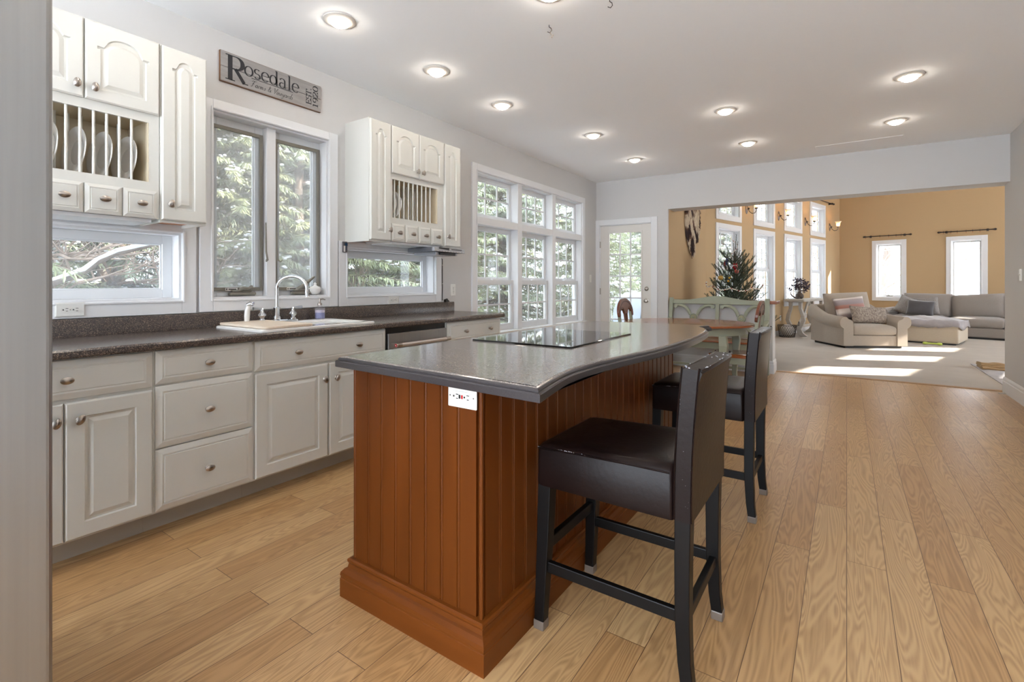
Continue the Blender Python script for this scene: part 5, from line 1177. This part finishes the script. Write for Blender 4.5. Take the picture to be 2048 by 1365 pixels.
def orn(u, v, y, name, label, m, kind='ball', s=.03):
    a = (u-1024)/976.0; c_, s_ = math.cos(YAW), math.sin(YAW); dx, dy = c_*a-s_, s_*a+c_; t = y/dy
    p = (dx*t, y, 1.182+(568-v)/976*t)
    r = thing(name, label, 'ornament', p)
    mb = MB()
    if kind == 'ball': mb.ell((0, 0, 0), (s, s, s), 16, 10)
    elif kind == 'owl':
        mb.lathe([(s*.5, -s*1.3), (s*.95, -s*.9), (s, 0), (s*.85, s*.8), (s*.7, s*1.2), (s*.3, s*1.25)], 14); mb.ell((-s*.5, 0, s*1.35), (s*.22, s*.2, s*.4), 8, 6); mb.ell((s*.5, 0, s*1.35), (s*.22, s*.2, s*.4), 8, 6)
    elif kind == 'drum': mb.lathe([(s*.6, -s*1.6), (s*.7, -s*.6), (s*.4, -s*.4), (s*.8, .0), (s*.8, s*.5), (s*.3, s*.8), (s*.5, s*1.2), (s*.4, s*1.7), (s*.1, s*1.8)], 14)
    mb.build('body', m, r, smooth=60)
    if kind == 'ball': mb = MB(); mb.lathe([(s*.25, s*.92), (s*.25, s*1.15), (s*.1, s*1.2)], 10); mb.tube([(0, 0, s*1.2), (s*.15, 0, s*1.5), (0, 0, s*1.7)], .0015, 5); mb.build('cap', M_nick, r)
    if kind == 'owl':
        for x in (-s*.38, s*.38): mb = MB(); mb.ell((x, -s*.78, s*.55), (s*.26, s*.12, s*.26), 10, 6); mb.build('eye', M_outlet, r)
M_red = mat('glossy_red', (156, 24, 34), .25); M_gd = mat('gold_glitter', (206, 168, 84), .35, metal=.4); M_bl = mat('navy_enamel', (36, 50, 96), .3); M_yl = mat('yellow_felt', (226, 176, 40), .8)
yf_ = TY-.24
orn(1441.5, 556, yf_-.02, 'bauble', 'gold glitter bauble on the fir tree', M_gd, 'ball', .040)
orn(1470.5, 534, yf_+.06, 'owl_ornament', 'red owl ornament with white eyes on the fir tree', M_red, 'owl', .036)
orn(1473, 543.5, yf_+.02, 'bauble', 'red patterned bauble just below the red owl', mat('red_speckled', (170, 34, 44), .4, noise=(60, .2), col2=(206, 120, 90)), 'ball', .033)
orn(1450, 527, yf_+.1, 'drummer_ornament', 'red ornament high on the fir tree beside the navy one', mat('brick_red', (150, 62, 56), .5), 'drum', .026)
orn(1453.5, 524, yf_+.08, 'navy_ornament', 'navy blue and white ornament high on the fir tree', M_bl, 'drum', .030)
orn(1454, 539, yf_+.06, 'snowman_ornament', 'white ornament below the navy one on the fir tree', M_porc, 'drum', .020)
orn(1459, 556, yf_, 'star_ornament', 'yellow ornament in the middle of the fir tree', M_yl, 'ball', .016)
orn(1456.5, 562.5, yf_-.02, 'bell_ornament', 'small orange yellow ornament below the yellow one', mat('amber_felt', (220, 160, 50), .7), 'ball', .016)
gl = thing('garland', 'popcorn and cranberry garland strung across the fir tree', 'garland', (TX, TY, .008))
mw = MB(); mw2 = MB(); mr_ = MB(); ms = MB(); pth = []
for i in range(90):
    t = i/89; a = math.pi*(1.03+t*.98); R0 = .41; zz_ = 1.185-.075*math.sin(t*math.pi)-.045*abs(math.sin(t*math.pi*4))+.02*math.cos(t*3)
    pth.append((R0*math.cos(a), R0*math.sin(a)*.95, zz_))
for i in range(40):
    t = i/39; pth2 = (.05*math.cos(t*9)+.012, .05*math.sin(t*9)-.03, 1.45+.44*t)
    (mr_ if i % 6 == 0 else mw2).ell(pth2, (.008, .008, .008), 6, 4)
for i, p in enumerate(pth): (mr_ if i % 7 == 3 else mw).ell((p[0]+random.uniform(-.004, .004), p[1], p[2]+random.uniform(-.006, .006)), (.010, .010, .010), 6, 4)
ms.tube(pth, .0015, 4)
M_pop = mat('popcorn', (236, 228, 212), .8); mw.build('popcorn', M_pop, gl); mw2.build('popcorn', M_pop, gl); mr_.build('cranberries', M_red, gl); ms.build('string', M_outlet, gl)
# ---------------------------------------------------------------- outdoors
mb = MB(); mb.box(-60, 60, -40, 80, -.75, -.45); g = mb.build('ground_snow', M_snow); struct(g, 'snow covered ground outside')
def conifer(seed, H, R0, loc, label, group, col):
    rnd = random.Random(seed)
    r = thing('evergreen_tree', label, 'tree', loc, 0, group)
    mb = MB(); mb.tube([(0, 0, 0), (.02, 0, H*.4), (0, .02, H*.98)], [.16, .10, .01], 9); mb.build('trunk', M_bark, r, smooth=60)
    f = MB(); sn = MB(); tw_ = MB(); z = .35; k = 0
    while z < H*.97:
        L0 = R0*(1-z/H)**.75+.12; nb = 9
        for i in range(nb):
            a = 2*math.pi*i/nb+k*.61+rnd.uniform(-.25, .25); L = L0*rnd.uniform(.75, 1.15); p = Vector((0, 0, z+rnd.uniform(-.1, .1))); dr = Vector((math.cos(a), math.sin(a), rnd.uniform(-.15, .18)))
            pts = [p]; n_ = 6
            for s in range(n_): dr = (dr+Vector((0, 0, -.045))).normalized(); pts.append(pts[-1]+dr*L/n_)
            tw_.tube(pts, [.016, .013, .011, .009, .007, .005, .003], 4, caps=False)
            side = dr.cross(Vector((0, 0, 1))).normalized()
            for s in range(1, n_+1):
                t = s/n_; c = pts[s]
                for q in range(46):
                    sd_ = rnd.choice((-1, 1)); ln = (.12+.20*(1-t))*rnd.uniform(.5, 1.1)*min(1, L); o = c-dr*rnd.uniform(0, L/n_)+side*rnd.gauss(0, .07*(1.2-t))
                    tip = o+side*sd_*ln*rnd.uniform(.3, 1)+dr*ln*rnd.uniform(.3, .8)+Vector((0, 0, rnd.uniform(-.12, .03)))
                    ax = (tip-o); up = Vector((rnd.uniform(-.5, .5), rnd.uniform(-.5, .5), 1)).normalized(); wv = ax.cross(up).normalized()*rnd.uniform(.006, .013)
                    m1 = o+ax*.35; m2 = o+ax*.7
                    f.add([o, m1+wv, m1-wv*.4, m2+wv*.3, m2-wv, tip], [(0, 1, 2), (1, 3, 2), (2, 3, 4), (3, 5, 4)])
                if rnd.random() < .42:
                    for _ in range(5):
                        c2 = c+side*rnd.gauss(0, .09)-dr*rnd.uniform(0, .2)+Vector((0, 0, rnd.uniform(-.01, .03))); sx = rnd.uniform(.012, .045)
                        sn.ell(tuple(c2), (sx, sx*rnd.uniform(.6, 1.3), sx*rnd.uniform(.35, .7)), 6, 4)
        z += .20; k += 1
    tw_.build('branches', M_bark, r); f.build('foliage', col, r); sn.build('snow_clumps', M_snow, r, smooth=80)
    return r
M_fold = mat('evergreen_needles_deep', (122, 136, 118), .8, noise=(1.0, .25), col2=(166, 174, 142))
GR = 'evergreens outside the kitchen windows'
LBE = 'snow dusted evergreen tree outside the kitchen windows'
t1 = conifer(1, 7.5, 1.9, (-6.4, 4.2, -.5), LBE, GR, M_fol)
t2 = conifer(2, 8.5, 2.0, (-6.9, 2.0, -.5), LBE, GR, M_fold)
rnd = random.Random(3)
for i, (x, y, s, b) in enumerate([(-5.7, .3, .9, 0), (-7.9, 6.4, 1.1, 1), (-6.0, 6.6, .85, 0), (-6.6, 9.2, 1.0, 1), (-9.2, 4.6, 1.2, 0), (-9.4, 9.0, 1.2, 1), (-8.6, .6, 1.1, 1), (-9.5, -2.0, 1.1, 0), (-5.6, 11.6, .9, 0), (-8.6, 12.4, 1.2, 0), (-11.5, 6.8, 1.4, 1), (-11.6, 1.9, 1.4, 0), (-12, 12, 1.4, 1), (-7.4, 15.5, 1.1, 0), (-5.9, 2.9, .62, 0)]):
    o = dup((t1, t2)[b], (x, y, -.5), rnd.uniform(0, 6.28)); o.scale = (s, s, s*rnd.uniform(.95, 1.15))
GR2 = 'evergreens beyond the back door and tall windows'; LB2 = 'snowy evergreen tree standing beyond the back door'
for x, y, s, b in [(-6.3, 19, 1.1, 1), (-8.5, 24, 1.5, 0), (-4.6, 16.6, .75, 0), (-5.4, 27, 1.5, 1)]:
    o = dup((t1, t2)[b], (x, y, -.5), rnd.uniform(0, 6.28), LB2, GR2); o.scale = (s, s, s)
def bare(loc, label, seed, H, r0, lean, group=None):
    rnd = random.Random(seed); r = thing('bare_tree', label, 'tree', loc, 0, group); mb = MB(); tw_ = MB()
    top = Vector(lean)*H; pts = [Vector((0, 0, 0)).lerp(top, i/5)+Vector((rnd.uniform(-.08, .08), rnd.uniform(-.08, .08), 0))*(i > 0) for i in range(6)]
    mb.tube(pts, [r0*(1-.13*i) for i in range(6)], 9); mb.build('trunk', M_bark, r, smooth=60)
    def grow(p, d, L, th, dep):
        q = [p]
        for i in range(4): d = (d+Vector((rnd.uniform(-.3, .3), rnd.uniform(-.3, .3), rnd.uniform(-.1, .25)))).normalized(); q.append(q[-1]+d*L/4)
        tw_.tube(q, [th, th*.8, th*.6, th*.45, th*.25], 4, caps=False)
        if dep:
            for i in range(1, 5):
                for _ in range(2): grow(q[i], (d+Vector((rnd.uniform(-1, 1), rnd.uniform(-1, 1), rnd.uniform(-.4, .7)))).normalized(), L*.55, th*.55, dep-1)
    for i in range(1, 6):
        for _ in range(3): a = rnd.uniform(0, 6.28); grow(pts[i], Vector((math.cos(a), math.sin(a), rnd.uniform(0, .6))), H*.30, r0*.25, 2)
    tw_.build('twigs', M_twig, r); return r
b1 = bare((-6.0, 1.75, -.5), 'bare twiggy tree tangled before the evergreens outside the sink window', 31, 4.2, .07, (.02, .05, 1), None)
b2 = bare((-5.25, .45, -.5), 'leaning bare tree with a reddish broken stump outside the low window', 32, 3.0, .10, (.05, .06, .95))
b3 = bare((-6.1, 3.6, -.5), 'bare grey trunked tree outside the second low window', 33, 5, .10, (.01, .06, 1))
sl = thing('snowy_branch', 'diagonal branch loaded with snow outside the low window', 'branch', (-4.5, 0, 0))
mb = MB(); bp_ = [(-.05, .55, 1.02), (0, .95, 1.175), (.02, 1.14, 1.264), (0, 1.22, 1.339), (.02, 1.34, 1.414), (0, 1.515, 1.47), (.03, 1.72, 1.56), (0, 1.95, 1.60)]; mb.tube(bp_, [.026, .024, .022, .020, .018, .016, .012, .006], 8); mb.tube([(-.05, .55, 1.02), (-.25, .42, .4), (-.30, .40, -.5)], [.026, .04, .05], 8); mb.build('wood', M_bark, sl, smooth=60)
mb = MB(); mb.tube([(x, y, z+.018) for x, y, z in bp_], [.012, .02, .024, .02, .022, .022, .016, .006], 8, flat=.8); mb.build('snow_cap', M_snow, sl, smooth=60)
GR3 = 'bare winter trees beyond the far windows'
f0 = bare((1.0, 23.5, -.5), 'leaning bare winter tree beyond the far windows', 41, 7.0, .20, (.105, 0, 1), GR3)
for x, y, a in ((5.0, 27, 1.0), (7.5, 30, 2.2), (0.6, 29, 3.0), (9.8, 28, 4.0), (3.6, 31, 5.0)):
    dup(f0, (x, y, -.5), a, 'bare winter tree beyond the far windows', GR3)
# deck outside the back door
dk = thing('deck', 'snow dusted grey deck outside the back door', 'deck', (-3.6, 8.6, -.45))
mb = MB(); mb.box(-3.4, 1.30, -1.35, 3.1, .28, .34); mb.box(-3.3, -3.2, 2.9, 3.0, 0, .28); mb.box(1.1, 1.2, 2.9, 3.0, 0, .28); mb.box(-3.3, -3.2, -1.2, -1.1, 0, .28); mb.box(1.1, 1.2, -1.2, -1.1, 0, .28); mb.build('decking', mat('snowy_decking', (216, 222, 232), .8), dk)
rl = thing('deck_railing', 'white deck railing with thin balusters beyond the back door', 'railing', (-3.6, 11.4, -.11))
mb = MB(); mb.box(-3.3, 1.2, -.05, .05, .88, .94); mb.box(-3.3, 1.2, -.03, .03, .08, .13); mb.build('rail', M_trim, rl)
for i in range(34): mb = MB(); x = -3.2+.131*i; mb.box(x-.018, x+.018, -.018, .018, .0, .88); mb.build('baluster', M_trim, rl)
gr_ = thing('patio_grill', 'patio grill under a pale cover on the deck', 'grill', (-3.42, 9.6, -.11))
mb = MB(); mb.rings([P3(rr(-.52, .52, -.32, .32, .06), 0), P3(rr(-.5, .5, -.3, .3, .08), .75), P3(rr(-.42, .42, -.26, .26, .12), 1.02), P3(rr(-.3, .3, -.16, .16, .1), 1.12)]); mb.build('fabric_cover', mat('pale_blue_cover', (196, 206, 222), .7, bump=(7, .5)), gr_, smooth=50)
pc = thing('patio_chair', 'dark patio chair beside the covered grill outside the door', 'chair', (-3.0, 8.75, -.11))
M_pc = mat('slate_blue_metal', (96, 108, 126), .5)
mb = MB(); mb.box(-.25, .25, -.25, .25, .40, .44); mb.build('seat', M_pc, pc, bev=.01)
mb = MB(); mb.hexa([(-.25, .22, .44), (.25, .22, .44), (.25, .26, .44), (-.25, .26, .44), (-.22, .34, 1.0), (.22, .34, 1.0), (.22, .38, 1.0), (-.22, .38, 1.0)]); mb.build('backrest', M_pc, pc, bev=.02)
for x in (-.22, .22):
    for y in (-.22, .22): mb = MB(); mb.tube([(x, y, .42), (x*1.05, y*1.05, 0)], .018, 8); mb.build('leg', M_pc, pc)
